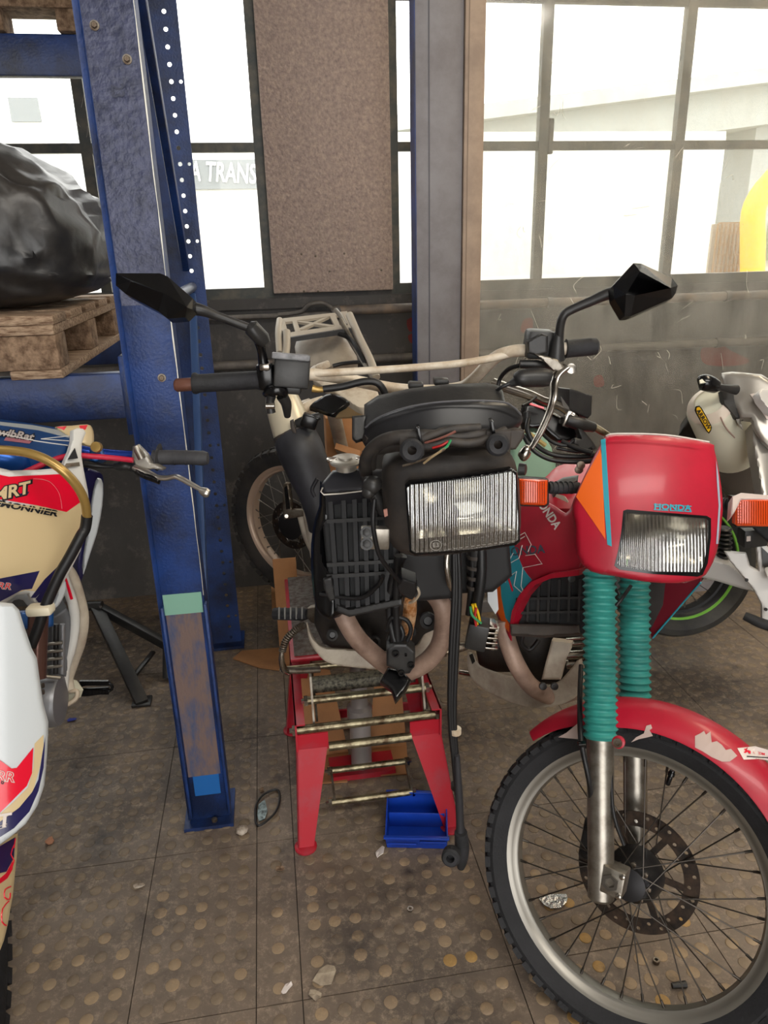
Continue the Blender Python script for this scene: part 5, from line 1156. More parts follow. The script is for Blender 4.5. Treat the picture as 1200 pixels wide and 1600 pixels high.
for y in (1004, 1024, 1038): ptube('water_pipe', [(886, y, 1.66), (925, y - 2, 1.64)], .0125, M_chrome, rm, seg=12, sm=0)
ptube('exhaust_header', [(786, 970, 1.66), (794, 1005, 1.64), (808, 1040, 1.62), (830, 1072, 1.62), (862, 1088, 1.64), (900, 1080, 1.66)], .0225, M_head, rm, seg=18)
panel('bash_plate', Surf((725, 1040, 1.85), (900, 1050, 1.62), (800, 1090, 1.72), cyl(720, 920, .03)), [(731, 1020), (738, 1026), (748, 1042), (790, 1056), (815, 1062), (832, 1076), (870, 1066), (884, 1054), (896, 1040), (906, 1030), (912, 1060), (905, 1082), (880, 1100), (840, 1106), (800, 1098), (760, 1080), (738, 1062), (730, 1040)], M_cream, rm, thick=.010, rnd=.005, sm=2)
panel('plate_slot', Surf((725, 1035, 1.82), (760, 1040, 1.80), (740, 1050, 1.81)), [(733, 1024), (738, 1022), (742, 1034), (738, 1038)], M_blackgl, rm, thick=.004)
for x, y in ((848, 1072), (866, 1072)): lathe('plate_bolt', W(x, y, 1.58), Vector((0, -1, .4)), [(0, .010), (.007, .009), (.008, .004)], M_black, rm, seg=14)
ptube('foot_peg', [(719, 1050, 1.95), (736, 1053, 1.93)], .009, M_chrome, rm, seg=10, sm=0)
panel('engine_left', Surf((740, 1010, 1.9), (790, 1010, 1.84), (760, 1040, 1.87)), [(742, 1008), (790, 1010), (800, 1050), (770, 1050), (748, 1038)], M_dusty, rm, thick=.15, rnd=.01)
ptube('oil_pipe', [(820, 985, 1.62), (815, 1005, 1.62), (828, 1015, 1.62), (842, 1000, 1.62)], .006, M_cable, rm, seg=8)
# rear wheel standing on the floor behind, mostly hidden, and side stand
sd = Vector((.10, 1, 0)).normalized(); rC = Vector((.80, 2.72, .31))
wheel(rm, rC, sd, EZ, sd.cross(EZ), .31, .235, .11, 'rear_wheel', M_rim, M_rubber, 0, 0, seg=40, knobn=36)
tube('frame_tube', [W(870, 790, 1.72), Vector((.74, 2.1, .72)), Vector((.78, 2.5, .62)), Vector((.80, 2.72, .32))], .03, M_cream, rm)
tube('side_stand', [Vector((.66, 1.95, .30)), Vector((.98, 1.98, .015))], .012, M_steel, rm, sm=0)
panel('seat', Surf((860, 740, 2.1), (940, 740, 2.1), (900, 720, 2.5)), [(866, 735), (940, 735), (945, 760), (866, 760)], M_rubber, rm, thick=.1, rnd=.02)
# ------------------------------------------------------------------ motocross bike at the left edge
mx = thing('motorcycle', (-.75, 1.45, 0), 'motocross bike with white, red, navy and cream bodywork at the left edge', 'motorcycle')
s1 = Surf((0, 700, 1.34), (140, 730, 1.46), (60, 950, 1.36), cyl(-110, 150, .05))
sh = panel('tank_shroud', s1, [(-115, 735), (0, 732), (20, 737), (60, 736), (96, 733), (106, 742), (128, 772), (137, 800), (134, 830), (126, 860), (108, 895), (88, 930), (78, 948), (60, 948), (48, 938), (44, 928), (26, 930), (0, 948), (-115, 960)], M_framew, mx, thick=.01, g=10, rnd=.008)
panel('cream_print', s1, [(-115, 790), (0, 788), (60, 790), (104, 798), (126, 784), (134, 800), (130, 830), (118, 858), (92, 888), (62, 925), (40, 922), (12, 930), (-115, 945)], M_tan, sh, thick=.0006, lift=.001, g=10)
panel('red_print', s1, [(-115, 744), (0, 742), (14, 745), (50, 743), (94, 741), (104, 748), (118, 764), (128, 783), (104, 800), (60, 790), (0, 780), (-115, 776)], M_redp, sh, thick=.0006, lift=.0018, g=10)
panel('navy_print', s1, [(-115, 910), (0, 904), (62, 892), (50, 920), (34, 922), (0, 940), (-115, 950)], M_navy, sh, thick=.0006, lift=.0016, g=10)
for ol in ([(106, 858), (98, 878), (70, 905), (48, 934), (56, 934), (84, 905), (104, 880)], [(118, 862), (104, 890), (82, 926), (74, 944), (62, 944), (56, 936), (84, 900), (108, 872)]):
    panel('navy_print', s1, ol, M_navy, sh, thick=.0006, lift=.0018, g=10)
tube('white_line', [s1.at(x, y, .003) for x, y in ((52, 748), (76, 752), (92, 770), (97, 795))], .0007, mat('pale_red', '#e56a78', .4), sh, seg=4)
text_panel('lettering', 'MRT', s1, 16, 769, 18, -13, M_tan, sh, lift=.0038, bold=.03, sx=1.15, shear=.25)
text_panel('lettering_outline', 'MRT', s1, 16.5, 769.5, 18.5, -13, M_darkp, sh, lift=.003, bold=.095, sx=1.15, shear=.25)
panel('small_badge', s1, [(25, 773), (46, 768), (44, 772), (24, 777)], M_navy, sh, thick=.0005, lift=.003, g=20)
text_panel('lettering', 'LEMONNIER', s1, 35, 793.5, 9, 10, M_darkp, sh, lift=.003, bold=.04, sx=1.55, shear=.2)
panel('letter_gap', s1, [(-10, 782.4), (98, 801.4), (98, 802.5), (-10, 783.5)], M_tan, sh, thick=.0004, lift=.0036, g=14)
text_panel('lettering', 'RR', s1, 6, 916, 10, 5, M_whitep, sh, lift=.003, bold=.05, sx=1.25, shear=.2)
text_panel('lettering', 'RR', s1, 6, 916, 10, 5, M_redp, sh, lift=.0036, bold=.0, sx=1.25, shear=.2)
# white moulding under the shroud
panel('shroud_edge', Surf((0, 950, 1.33), (80, 950, 1.38), (40, 980, 1.35), cyl(-115, 100, .02)), [(-115, 945), (0, 938), (28, 926), (44, 924), (50, 936), (62, 944), (84, 944), (92, 920), (100, 905), (104, 918), (98, 936), (84, 952), (50, 952), (36, 938), (22, 938), (0, 948), (-115, 956)], M_whitepl, mx, thick=.02, rnd=.005, sm=2)
# big white fork guard / front number panel
s2 = Surf((0, 950, 1.20), (75, 1200, 1.12), (-115, 1250, 1.06), cyl(-120, 80, .05))
fg = panel('front_mudguard', s2, [(-115, 938), (0, 942), (18, 944), (28, 954), (36, 980), (48, 1015), (56, 1030), (60, 1060), (66, 1100), (74, 1130), (74, 1150), (71, 1200), (68, 1230), (58, 1260), (40, 1288), (20, 1305), (0, 1320), (-115, 1335)], M_whitepl, mx, thick=.010, g=10, rnd=.006)
panel('cream_print', s2, [(68, 1148), (54, 1162), (52, 1200), (44, 1230), (20, 1254), (0, 1272), (0, 1290), (30, 1262), (52, 1235), (62, 1200), (68, 1165)], M_tan, fg, thick=.0006, lift=.0016, g=8)
panel('navy_print', s2, [(71, 1150), (66, 1180), (60, 1218), (50, 1238), (30, 1262), (0, 1284), (-115, 1296), (-115, 1312), (0, 1308), (22, 1294), (46, 1268), (60, 1236), (68, 1200)], M_navy, fg, thick=.0006, lift=.002, g=8)
panel('red_print', s2, [(-115, 1176), (0, 1188), (18, 1201), (26, 1200), (52, 1168), (50, 1208), (42, 1228), (24, 1246), (0, 1270), (-115, 1290)], M_redp, fg, thick=.0006, lift=.0022, g=8)
text_panel('lettering', 'RR', s2, 8, 1214, 15, 6, M_whitep, fg, lift=.0036, bold=.05, sx=1.1, shear=.1)
text_panel('lettering', 'RR', s2, 8, 1214, 15, 6, M_redp, fg, lift=.0042, bold=-.005, sx=1.1, shear=.1)
text_panel('small_lettering', '0', s2, 4, 1223, 5, 2, M_darkp, fg, lift=.0044, bold=.03, sx=1.4)
text_panel('lettering', 'T', s2, 5, 1283, 20, -8, M_whitep, fg, lift=.0036, bold=.03, sx=1.2, shear=.2)
tube('outline_print', [s2.at(x, y, .0036) for x, y in ((0, 1291), (11, 1287), (10, 1292), (0, 1295))], .0006, M_whitep, fg, seg=4, sm=0)
s3 = Surf((0, 1310, 1.10), (28, 1330, 1.12), (0, 1480, .98), cyl(-115, 30, .03))
gd = panel('fork_guard', s3, [(-115, 1330), (0, 1322), (18, 1306), (28, 1302), (27, 1330), (20, 1400), (12, 1445), (6, 1470), (0, 1485), (-115, 1500)], M_tan, mx, thick=.01, rnd=.005)
panel('navy_print', s3, [(-115, 1326), (0, 1322), (24, 1308), (22, 1340), (10, 1362), (-115, 1390)], M_navy, gd, thick=.0006, lift=.0015)
panel('red_print', s3, [(20, 1345), (10, 1364), (-20, 1390), (-20, 1396), (12, 1372), (20, 1358)], M_redp, gd, thick=.0006, lift=.0018)
for pts in ([(22, 1320), (17, 1335), (22, 1345), (16, 1360)], [(17, 1385), (8, 1390), (7, 1402), (15, 1405), (16, 1395)], [(14, 1408), (4, 1420), (3, 1440), (10, 1446)], [(24, 1310), (22, 1325)]):
    tube('outline_print', [s3.at(x, y, .002) for x, y in pts], .0012, M_redp, gd, seg=5, sm=2)
# far side shroud, radiator bracket, top of the frame
panel('far_shroud', Surf((130, 740, 1.62), (160, 740, 1.66), (140, 900, 1.62), cyl(120, 170, .01)), [(128, 740), (150, 736), (160, 742), (162, 760), (160, 790), (152, 830), (140, 870), (128, 905), (122, 912), (120, 880), (128, 830)], M_navy, mx, thick=.02, rnd=.005, sm=2)
panel('far_shroud_blade', Surf((130, 750, 1.60), (160, 750, 1.62), (140, 900, 1.60), cyl(120, 170, .01)), [(150, 754), (156, 749), (161, 756), (160, 790), (152, 832), (140, 868), (130, 898), (131, 870), (138, 830), (143, 790)], M_whitepl, mx, thick=.01, rnd=.005, sm=2, lift=.012)
panel('white_bracket', Surf((95, 740, 1.44), (135, 740, 1.48), (115, 675, 1.50), cyl(90, 140, .01)), [(113, 672), (120, 669), (130, 670), (134, 676), (128, 692), (127, 712), (131, 735), (137, 765), (140, 790), (136, 800), (128, 778), (108, 748), (94, 734), (100, 722), (108, 704), (112, 690)], M_framew, mx, thick=.010, rnd=.004)
panel('bracket_opening', Surf((95, 740, 1.432), (135, 740, 1.472), (115, 675, 1.492), cyl(90, 140, .01)), [(117, 700), (122, 716), (106, 718)], M_darkp, mx, thick=.002)
panel('bracket_opening', Surf((95, 740, 1.432), (135, 740, 1.472), (115, 675, 1.492), cyl(90, 140, .01)), [(104, 724), (124, 722), (125, 728), (100, 730)], M_steel, mx, thick=.002)
tp_ = Surf((0, 690, 1.48), (115, 700, 1.56), (0, 660, 1.56), cyl(-60, 180, .01))
tpn = panel('blue_frame_top', tp_, [(-115, 650), (0, 655), (50, 662), (100, 670), (118, 674), (112, 690), (104, 704), (94, 722), (60, 718), (0, 700), (-115, 700)], M_blueplate, mx, thick=.05, rnd=.012, g=9)
panel('grey_print', tp_, [(-30, 656), (50, 664), (110, 675), (108, 684), (60, 672), (0, 664), (-30, 662)], mat('grey_print', '#9fa6aa', .4), tpn, thick=.0006, lift=.002)
tube('white_line', [tp_.at(x, y, .003) for x, y in ((-20, 674), (0, 677), (50, 688), (106, 696))], .0014, M_framew, tpn, seg=5)
for q in (([(64, 686), (110, 681)]), ([(64, 686), (108, 689)])): tube('white_line', [tp_.at(x, y, .0035) for x, y in q], .0011, M_framew, tpn, seg=4, sm=0)
text_panel('lettering_outline', 'wlbRat', tp_, 24, 679, 11, 9, M_darkp, tpn, lift=.0035, bold=.10, sx=1.25, shear=.25)
panel('pink_bar', tp_, [(10, 682), (50, 689), (46, 693), (6, 688)], mat('pink_bar', '#a86a78', .4), tpn, thick=.0005, lift=.003, g=20); text_panel('lettering', 'wlbRat', tp_, 24, 679, 11, 9, mat('grey_pink', '#b9b2b0', .4), tpn, lift=.0045, bold=.03, sx=1.25, shear=.25)
ptube('blue_lower_tube', [(-115, 712, 1.44), (0, 716, 1.45), (40, 728, 1.48), (80, 736, 1.52), (110, 740, 1.55)], [.03, .03, .026, .02, .018], M_blueano, mx, seg=16)
rl = Surf((90, 680, 1.60), (146, 680, 1.64), (120, 665, 1.64), cyl(85, 150, .02))
panel('number_roll', rl, [(86, 667), (112, 665), (136, 663), (144, 668), (147, 680), (146, 696), (140, 698), (120, 690), (100, 678)], M_tan, mx, thick=.012, rnd=.006, sm=2)
panel('roll_print', rl, [(88, 667), (104, 666), (100, 672)], M_redp, mx, thick=.001, lift=.001); panel('roll_print', rl, [(124, 665), (137, 664), (134, 671), (126, 672)], M_redp, mx, thick=.001, lift=.001)
# handlebar, grip, lever
ptube('handlebar', [(110, 700, 1.56), (146, 708, 1.57), (200, 713, 1.58), (246, 715, 1.58)], .0125, mat('bar_blue', '#2848a8', .25, .6), mx, seg=14)
ptube('grip', [(238, 713, 1.58), (245, 714, 1.58), (246, 714, 1.58), (248, 714.5, 1.58), (250, 714.5, 1.58), (300, 715, 1.58), (318, 716, 1.58), (325, 716, 1.58)], [.014, .016, .030, .031, .0165, .016, .0165, .013], mat('grip_grey', '#3d3d40', .65, dirt='#2f2f33', dscale=20), mx, seg=20, sm=0)
for x in (272, 290): ptube('grip_ring', [(x, 715, 1.58), (x + 1.2, 715, 1.58)], .0172, mat('grip_grey', '#3d3d40'), mx, seg=18, sm=0)
panel('bar_clamp', Surf((135, 720, 1.54), (165, 720, 1.55), (150, 695, 1.56)), [(140, 702), (146, 695), (158, 696), (164, 710), (164, 716), (150, 722), (140, 720)], M_blueplate, mx, thick=.04, rnd=.006)
lathe('clamp_bolt', W(152, 699, 1.53), Vector((0, -1, .4)), [(0, .012), (.01, .011), (.011, .005)], M_brass, mx, seg=14)
pk = panel('clutch_perch', Surf((205, 740, 1.54), (250, 740, 1.54), (220, 700, 1.55)), [(208, 698), (213, 695), (222, 704), (230, 712), (236, 722), (248, 728), (256, 732), (254, 735), (240, 733), (226, 736), (212, 730), (206, 714)], M_grey, mx, thick=.022, rnd=.005)
ptube('adjuster', [(212, 696, 1.54), (216, 704, 1.54), (222, 716, 1.54)], [.007, .009, .009], M_alu, pk, seg=10)
ptube('lever_boot', [(178, 728, 1.55), (186, 729, 1.55), (196, 727, 1.55), (206, 731, 1.55), (215, 735, 1.54)], [.006, .010, .012, .009, .010], M_black, mx)
cl2 = ptube('clutch_lever', [(210, 730, 1.54), (228, 738, 1.53), (246, 746, 1.52), (262, 747, 1.51), (276, 745, 1.50), (296, 755, 1.49), (314, 765, 1.48)], [.009, .011, .009, .0095, .0085, .008, .007], mat('lever_silver', '#b9b4ac', .3, .9), mx, seg=12, flat=.6)
ptube('lever_ball', [(312, 765, 1.48), (318, 768, 1.48), (322, 770, 1.48), (326, 772, 1.478), (327.5, 772.5, 1.478)], [.006, .0095, .0105, .008, .003], mat('lever_silver', '#b9b4ac'), cl2, seg=14)
panel('lever_black', Surf((214, 738, 1.52), (248, 748, 1.51), (230, 730, 1.53)), [(212, 733), (236, 741), (249, 748), (247, 753), (226, 745), (213, 740)], M_blackgl, mx, thick=.012, rnd=.002)
ptube('clutch_cable', [(130, 724, 1.54), (150, 727, 1.55), (166, 729, 1.55), (180, 729, 1.55)], [.009, .008, .0045, .0045], M_cable, mx, seg=8)
ptube('pink_cable', [(30, 742, 1.44), (50, 733, 1.45), (80, 720, 1.47), (110, 712, 1.50), (146, 713, 1.52), (180, 716, 1.53), (208, 719, 1.53)], .006, M_pinkw, mx, seg=10)
ptube('brass_hose', [(-30, 703, 1.28), (0, 703, 1.28), (40, 707, 1.28), (72, 718, 1.28), (100, 737, 1.28), (122, 762, 1.29), (133, 786, 1.30), (136, 808, 1.31)], .0085, M_brass, mx, seg=12)
ptube('hose_sleeve', [(136, 806, 1.31), (133, 826, 1.31), (126, 838, 1.30), (110, 868, 1.29), (92, 900, 1.28), (72, 945, 1.27), (58, 985, 1.26), (48, 1010, 1.25)], .0105, M_cable, mx, seg=12)
pbox('hose_clip', 58, 958, 40, 15, 1.25, .03, mat('cream_clip', '#d9d0b8', .5), mx, rot=2, bev=.006)
ptube('fork_tube', [(60, 960, 1.36), (56, 1060, 1.31)], .020, mat('fork_bronze', '#7a5a52', .3, .7), mx, seg=18, sm=0)
panel('blue_yoke', Surf((30, 985, 1.33), (85, 985, 1.36), (60, 960, 1.36)), [(30, 955), (84, 950), (84, 978), (70, 983), (30, 984)], M_blueplate, mx, thick=.06, rnd=.006)
# engine parts
panel('radiator_louvres', Surf((75, 1050, 1.45), (105, 1050, 1.47), (90, 960, 1.48)), [(80, 965), (104, 948), (112, 965), (112, 1020), (104, 1058), (78, 1058)], mat('radiator_grey', '#6d6f73', .5, .3), mx, thick=.05, rnd=.006)
for x in (70, 88, 98): ptube('engine_rib', [(x, 975, 1.43), (x - 1, 1052, 1.41)], .006, M_eng if x != 88 else M_black, mx, seg=8, sm=0)
for k in range(4): ptube('cylinder_fin', [(64, 1008 + 12 * k, 1.40), (98, 1004 + 12 * k, 1.41)], .0035, M_alu, mx, seg=6, sm=0)
ptube('engine_rod', [(61, 1056, 1.38), (94, 1059, 1.40)], .004, M_alu, mx, seg=8, sm=0)
lathe('engine_case', W(62, 1096, 1.42), Vector((1, .10, -.05)), [(-.12, .05), (.0, .058), (.038, .058), (.046, .054), (.048, .04)], M_eng, mx, seg=36)
for y in (1072, 1082): ptube('case_bolt', [(62, y, 1.36), (68, y - 1, 1.36)], .006, M_alu, mx, seg=8, sm=0)
fr_ = [(100, 886, 1.56), (112, 904, 1.55), (122, 935, 1.54), (128, 965, 1.54), (124, 1000, 1.53), (112, 1035, 1.52), (104, 1060, 1.51), (106, 1078, 1.50)]
ptube('frame_cradle', fr_, .016, M_cream, mx, seg=14)
ptube('frame_cradle', [(96, 890, 1.50), (104, 915, 1.50), (114, 945, 1.50), (117, 975, 1.50), (112, 1010, 1.49), (102, 1045, 1.48), (98, 1090, 1.47)], .011, M_framew, mx, seg=12)
ptube('red_hose', [(98, 894, 1.48), (106, 916, 1.48), (112, 936, 1.48)], .0035, M_redp, mx, seg=6)
ptube('drain_hose', [(104, 1060, 1.50), (108, 1078, 1.50), (120, 1080, 1.50), (118, 1092, 1.49), (100, 1104, 1.48)], .0055, mat('milky_hose', '#b9aa96', .3), mx, seg=10)
panel('case_guard', Surf((98, 1100, 1.5), (122, 1085, 1.5), (105, 1060, 1.52)), [(100, 1062), (112, 1066), (122, 1080), (118, 1092), (104, 1098), (96, 1108), (98, 1080)], M_silencer, mx, thick=.02, rnd=.004)
fp_ = Acc(); 
fp_.add(tube_vf([W(124, 1072, 1.72), W(160, 1066, 1.72), W(174, 1070, 1.72), W(170, 1080, 1.71), W(124, 1086, 1.71)], .0045, 8, 3, True))
for k in range(9): x = 128 + 5 * k; fp_.add(box_vf(W(x, 1070, 1.715) + EZ * .006, Vector((.004, 0, 0)), Vector((0, .003, 0)), EZ * .007)); fp_.add(box_vf(W(x, 1084, 1.705) + EZ * .006, Vector((.004, 0, 0)), Vector((0, .003, 0)), EZ * .007))
fp_.add(tube_vf([W(124, 1078, 1.715), W(170, 1075, 1.715)], .004, 6, 0))
fp_.build('foot_peg', M_blackgl, mx)
panel('cover_disc', Surf((60, 1130, 1.4), (95, 1130, 1.4), (80, 1100, 1.42)), [(66, 1130), (92, 1128), (86, 1137), (70, 1140)], M_silencer, mx, thick=.01)
# wheels out of the frame carry the bike
wheel(mx, Vector((-.90, 1.12, .335)), Vector((-.35, 1, 0)), EZ, Vector((1, .35, 0)), .335, .28, .085, 'front_wheel', mat('blue_rim', '#1f3f8c', .4, .6), M_rubber, 0, 0, seg=40, knobn=40)
tube('fork_leg', [Vector((-.82, 1.15, .335)), W(-95, 1150, 1.25), W(-60, 760, 1.5)], .024, M_alu, mx, sm=0)
wheel(mx, Vector((-1.66, 2.2, .33)), Vector((-.35, 1, 0)), EZ, Vector((1, .35, 0)), .33, .26, .11, 'rear_wheel', mat('blue_rim', '#1f3f8c'), M_rubber, 0, 0, seg=40, knobn=40)
tube('swingarm', [W(20, 1110, 1.5), Vector((-1.54, 2.25, .33))], .03, M_alu, mx, sm=0)

tube('seat_tank', [W(-70, 760, 1.50), W(-100, 800, 1.64), W(-110, 830, 1.70)], [.08, .10, .08], M_navy, mx, seg=16, flat=1.2)
tube('frame_spine', [W(-40, 980, 1.5), W(-120, 1000, 1.8), Vector((-1.40, 2.0, .45))], [.09, .12, .05], M_eng, mx, seg=14)
# ------------------------------------------------------------------ grey sports bike at the right edge
gb = thing('motorcycle', (1.35, 2.6, 0), 'silver grey sports motorcycle tail with cream silencer behind the red motorcycle', 'motorcycle')
def gwheel():
    C_ = W(1057, 874, 2.62); n = Vector((.10, -.93, .22)).normalized(); a_ = Vector((1, .08, 0)); a_ = (a_ - n * a_.dot(n)).normalized(); b_ = n.cross(a_); b_ = b_ if b_.z > 0 else -b_
    r = wheel(gb, C_, a_, b_, n, .300, .222, .15, 'rear_wheel', mat('dark_rim', '#26272a', .4, .4), mat('sport_tyre', '#242426', .6, dirt='#35342f', dscale=12), 20, .04, .05, False, (.05, .11, .07, 16), seg=72)
    v, f = lathe_vf(C_, n, [(.046, .219), (.052, .221), (.052, .228), (.046, .228)], 72, True); finish('rim_tape', v, f, M_green, r)
    return C_
gC = gwheel()
for k in range(5):
    t = 2 * math.pi * k / 5 + .3
sw = Surf((1090, 890, 2.50), (1200, 930, 2.36), (1120, 850, 2.46))
panel('swingarm', sw, [(1086, 896), (1096, 888), (1110, 874), (1140, 882), (1158, 896), (1180, 925), (1160, 920), (1120, 908), (1095, 902)], M_swing, gb, thick=.04, rnd=.008)
panel('hanger_bracket', Surf((1130, 870, 2.40), (1200, 930, 2.32), (1150, 850, 2.40)), [(1132, 862), (1146, 862), (1166, 864), (1172, 884), (1186, 892), (1180, 846), (1188, 842), (1215, 870), (1215, 985), (1190, 972), (1190, 945), (1178, 922), (1160, 900), (1140, 876)], M_swing, gb, thick=.02, rnd=.005)
panel('hanger_gap', Surf((1130, 870, 2.395), (1200, 930, 2.315), (1150, 850, 2.395)), [(1190, 855), (1206, 870), (1206, 896), (1192, 884)], M_black, gb, thick=.004, lift=.002)
for x, y in ((1166, 906), (1196, 952)): lathe('bracket_hole', W(x, y, 2.30), Vector((0, -1, .3)), [(0, .006), (.004, .006)], M_black, gb, seg=10)
ptube('foot_peg', [(1163, 962, 2.22), (1172, 966, 2.21), (1190, 974, 2.20), (1215, 982, 2.19)], [.014, .016, .018, .018], M_rubber, gb, seg=12)
pbox('black_box', 1182, 842, 36, 28, 2.36, .06, M_black, gb, rot=6, bev=.004); pbox('box_label', 1170, 842, 6, 8, 2.355, .004, M_whitep, gb, rot=8, bev=.0005)
# silencer, end cone and heat shield
sa_, sb_ = W(1110, 632, 2.02), W(1147, 702, 2.14)
d_ = (sb_ - sa_); L_ = d_.length
sl = lathe('silencer', sa_, d_, [(-.012, .04), (0, .060), (.02, .070), (L_, .082)], M_silencer, gb, seg=36)
lathe('silencer_band', sa_, d_, [(-.014, .041), (-.004, .058), (.004, .0645), (.006, .063), (-.002, .056)], mat('pale_band', '#c9bbaa', .4), sl, seg=36, closed=True)
lathe('end_cone', sb_, d_, [(0, .082), (.05, .098), (.15, .108), (.27, .09), (.36, .05)], M_gold, gb, seg=36)
bsf = Surf((1090, 640, 1.945), (1115, 680, 2.0), (1130, 640, 1.98), None)
bd = panel('badge', bsf, [(1088, 636), (1092, 635), (1096, 637), (1111, 664), (1112, 670), (1109, 676), (1105, 675), (1088, 646), (1087, 640)], M_blackgl, gb, thick=.003, lift=.01, sm=2, g=5)
panel('badge_face', bsf, [(1089, 637.5), (1092, 636.5), (1095, 638.5), (1110, 665), (1110.5, 670), (1108, 674), (1105.5, 673), (1089.5, 646), (1088.5, 641)], M_yellow, bd, thick=.001, lift=.013, sm=2, g=5)
text_panel('lettering', 'ARROW', bsf, 1099.5, 655.5, 6.6, 58, M_darkp, bd, lift=.016, bold=.03, sx=1.0)
ptube('silencer_plate', [(1126, 652, 1.94), (1134, 668, 1.97), (1148, 684, 2.0)], .002, mat('pink_line', '#a98c80', .5), gb, seg=5)
panel('exhaust_shield', Surf((1062, 680, 2.15), (1110, 690, 2.12), (1085, 650, 2.10)), [(1060, 680), (1084, 646), (1092, 650), (1112, 690), (1100, 688), (1070, 684)], M_blackgl, gb, thick=.05, rnd=.006)
# tail section
tf = Surf((1130, 700, 1.95), (1200, 700, 1.90), (1160, 590, 2.02), cyl(1115, 1230, .03))
tl_ = panel('tail_fairing', tf, [(1126, 586), (1132, 582), (1160, 582), (1215, 600), (1215, 700), (1190, 690), (1175, 664), (1172, 655), (1150, 655), (1160, 668), (1156, 655), (1150, 640), (1138, 620), (1128, 600)], M_grey, gb, thick=.03, rnd=.012, sm=2)
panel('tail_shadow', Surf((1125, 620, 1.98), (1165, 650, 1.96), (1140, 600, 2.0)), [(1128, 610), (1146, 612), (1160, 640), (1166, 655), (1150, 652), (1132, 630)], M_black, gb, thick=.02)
panel('tail_lower', Surf((1150, 660, 1.99), (1215, 700, 1.93), (1180, 640, 2.0), cyl(1130, 1230, .03)), [(1172, 664), (1182, 656), (1215, 660), (1215, 800), (1190, 780), (1182, 730), (1176, 700)], M_grey, gb, thick=.05, rnd=.012)
panel('seat_cowl', Surf((1180, 610, 1.90), (1215, 640, 1.88), (1195, 600, 1.92)), [(1184, 614), (1190, 607), (1215, 612), (1215, 650), (1200, 640), (1188, 625)], M_swing, gb, thick=.02, rnd=.006)
panel('tail_stripe', tf, [(1172, 616), (1180, 614), (1196, 640), (1204, 655), (1198, 655), (1184, 634)], M_whitep, tl_, thick=.001, lift=.004)
ptube('indicator', [(1092, 598, 1.93), (1096, 597, 1.93), (1106, 599, 1.93), (1118, 604, 1.94), (1124, 606, 1.94)], [.010, .020, .022, .018, .010], M_blackgl, gb, seg=16)
ptube('indicator_stalk', [(1122, 605, 1.94), (1136, 607, 1.95), (1150, 609, 1.96)], [.010, .010, .014], M_black, gb, seg=12)
panel('indicator_glass', Surf((1090, 600, 1.905), (1110, 600, 1.905), (1100, 590, 1.92)), [(1093, 594), (1101, 590), (1112, 594), (1108, 597), (1094, 599)], mat('smoke_glass', '#8e9386', .15), gb, thick=.004)
panel('tyre_hugger', Surf((1130, 780, 2.4), (1190, 800, 2.3), (1160, 740, 2.4)), [(1128, 745), (1140, 752), (1180, 778), (1215, 790), (1215, 860), (1180, 830), (1150, 790), (1132, 780)], M_rubber, gb, thick=.05, rnd=.01)
for k in range(7): lathe('shock_spring', W(1132, 826 + 7 * k, 2.5), EZ, [(-.005, .022), (0, .028), (.005, .022)], M_black, gb, seg=16)
tube('frame_rail', [W(1200, 900, 2.3), Vector((1.75, 2.1, .7)), Vector((2.0, 1.9, .35))], .03, M_swing, gb)
wheel(gb, Vector((2.15, 1.75, .30)), Vector((1, -.55, 0)), EZ, Vector((.55, 1, 0)), .30, .22, .12, 'front_wheel', mat('dark_rim', '#26272a'), mat('sport_tyre', '#242426'), 0, 0, False, seg=40) if False else None
tube('side_stand', [W(1205, 985, 2.25), G(1240, 1075, .012)], .012, M_black, gb, sm=0)

# ------------------------------------------------------------------ pale stripped motorcycle behind the centre one
bb_ = thing('motorcycle', (-.2, 2.8, 0), 'pale stripped motorcycle with luggage rack and knobbly wheel standing against the back wall', 'motorcycle')
bC = Vector((-.352, 2.81, .561)); yw = math.radians(-32.3); ba = Vector((math.cos(yw), math.sin(yw), 0)); bn = Vector((math.sin(yw), -math.cos(yw), .03)).normalized()
bw = wheel(bb_, bC, ba, (EZ - bn * bn.z).normalized(), bn, .315, .2455, .11, 'wheel', M_rimpink, mat('old_tyre', '#1f1e1f', .8, dirt='#35302c', dscale=10), 32, .05, .06, True, (.04, .10, .07, 18), m_sp=mat('pale_spoke', '#8f8a82', .4, .7), seg=80, knobn=44)
ptube('swingarm', [(466, 745, 2.62), (478, 775, 2.60), (486, 820, 2.58), (494, 870, 2.56)], [.022, .024, .024, .022], M_cream, bb_, seg=12)
ptube('swingarm_stay', [(470, 806, 2.60), (478, 836, 2.58), (488, 858, 2.56)], .014, M_cream, bb_, seg=10)
panel('footrest_loop', Surf((440, 790, 2.60), (470, 790, 2.58), (450, 760, 2.60)), [(442, 758), (446, 754), (451, 756), (456, 796), (478, 796), (478, 806), (444, 812), (442, 800)], M_steel, bb_, thick=.02, rnd=.004)
panel('footrest_pad', Surf((440, 790, 2.595), (470, 790, 2.575), (450, 760, 2.595)), [(444, 762), (448, 759), (453, 795), (447, 796)], M_blackgl, bb_, thick=.004, lift=.003)
lathe('loop_bolt', W(448, 806, 2.57), Vector((0, -1, .2)), [(0, .008), (.008, .007)], M_chrome, bb_, seg=10)
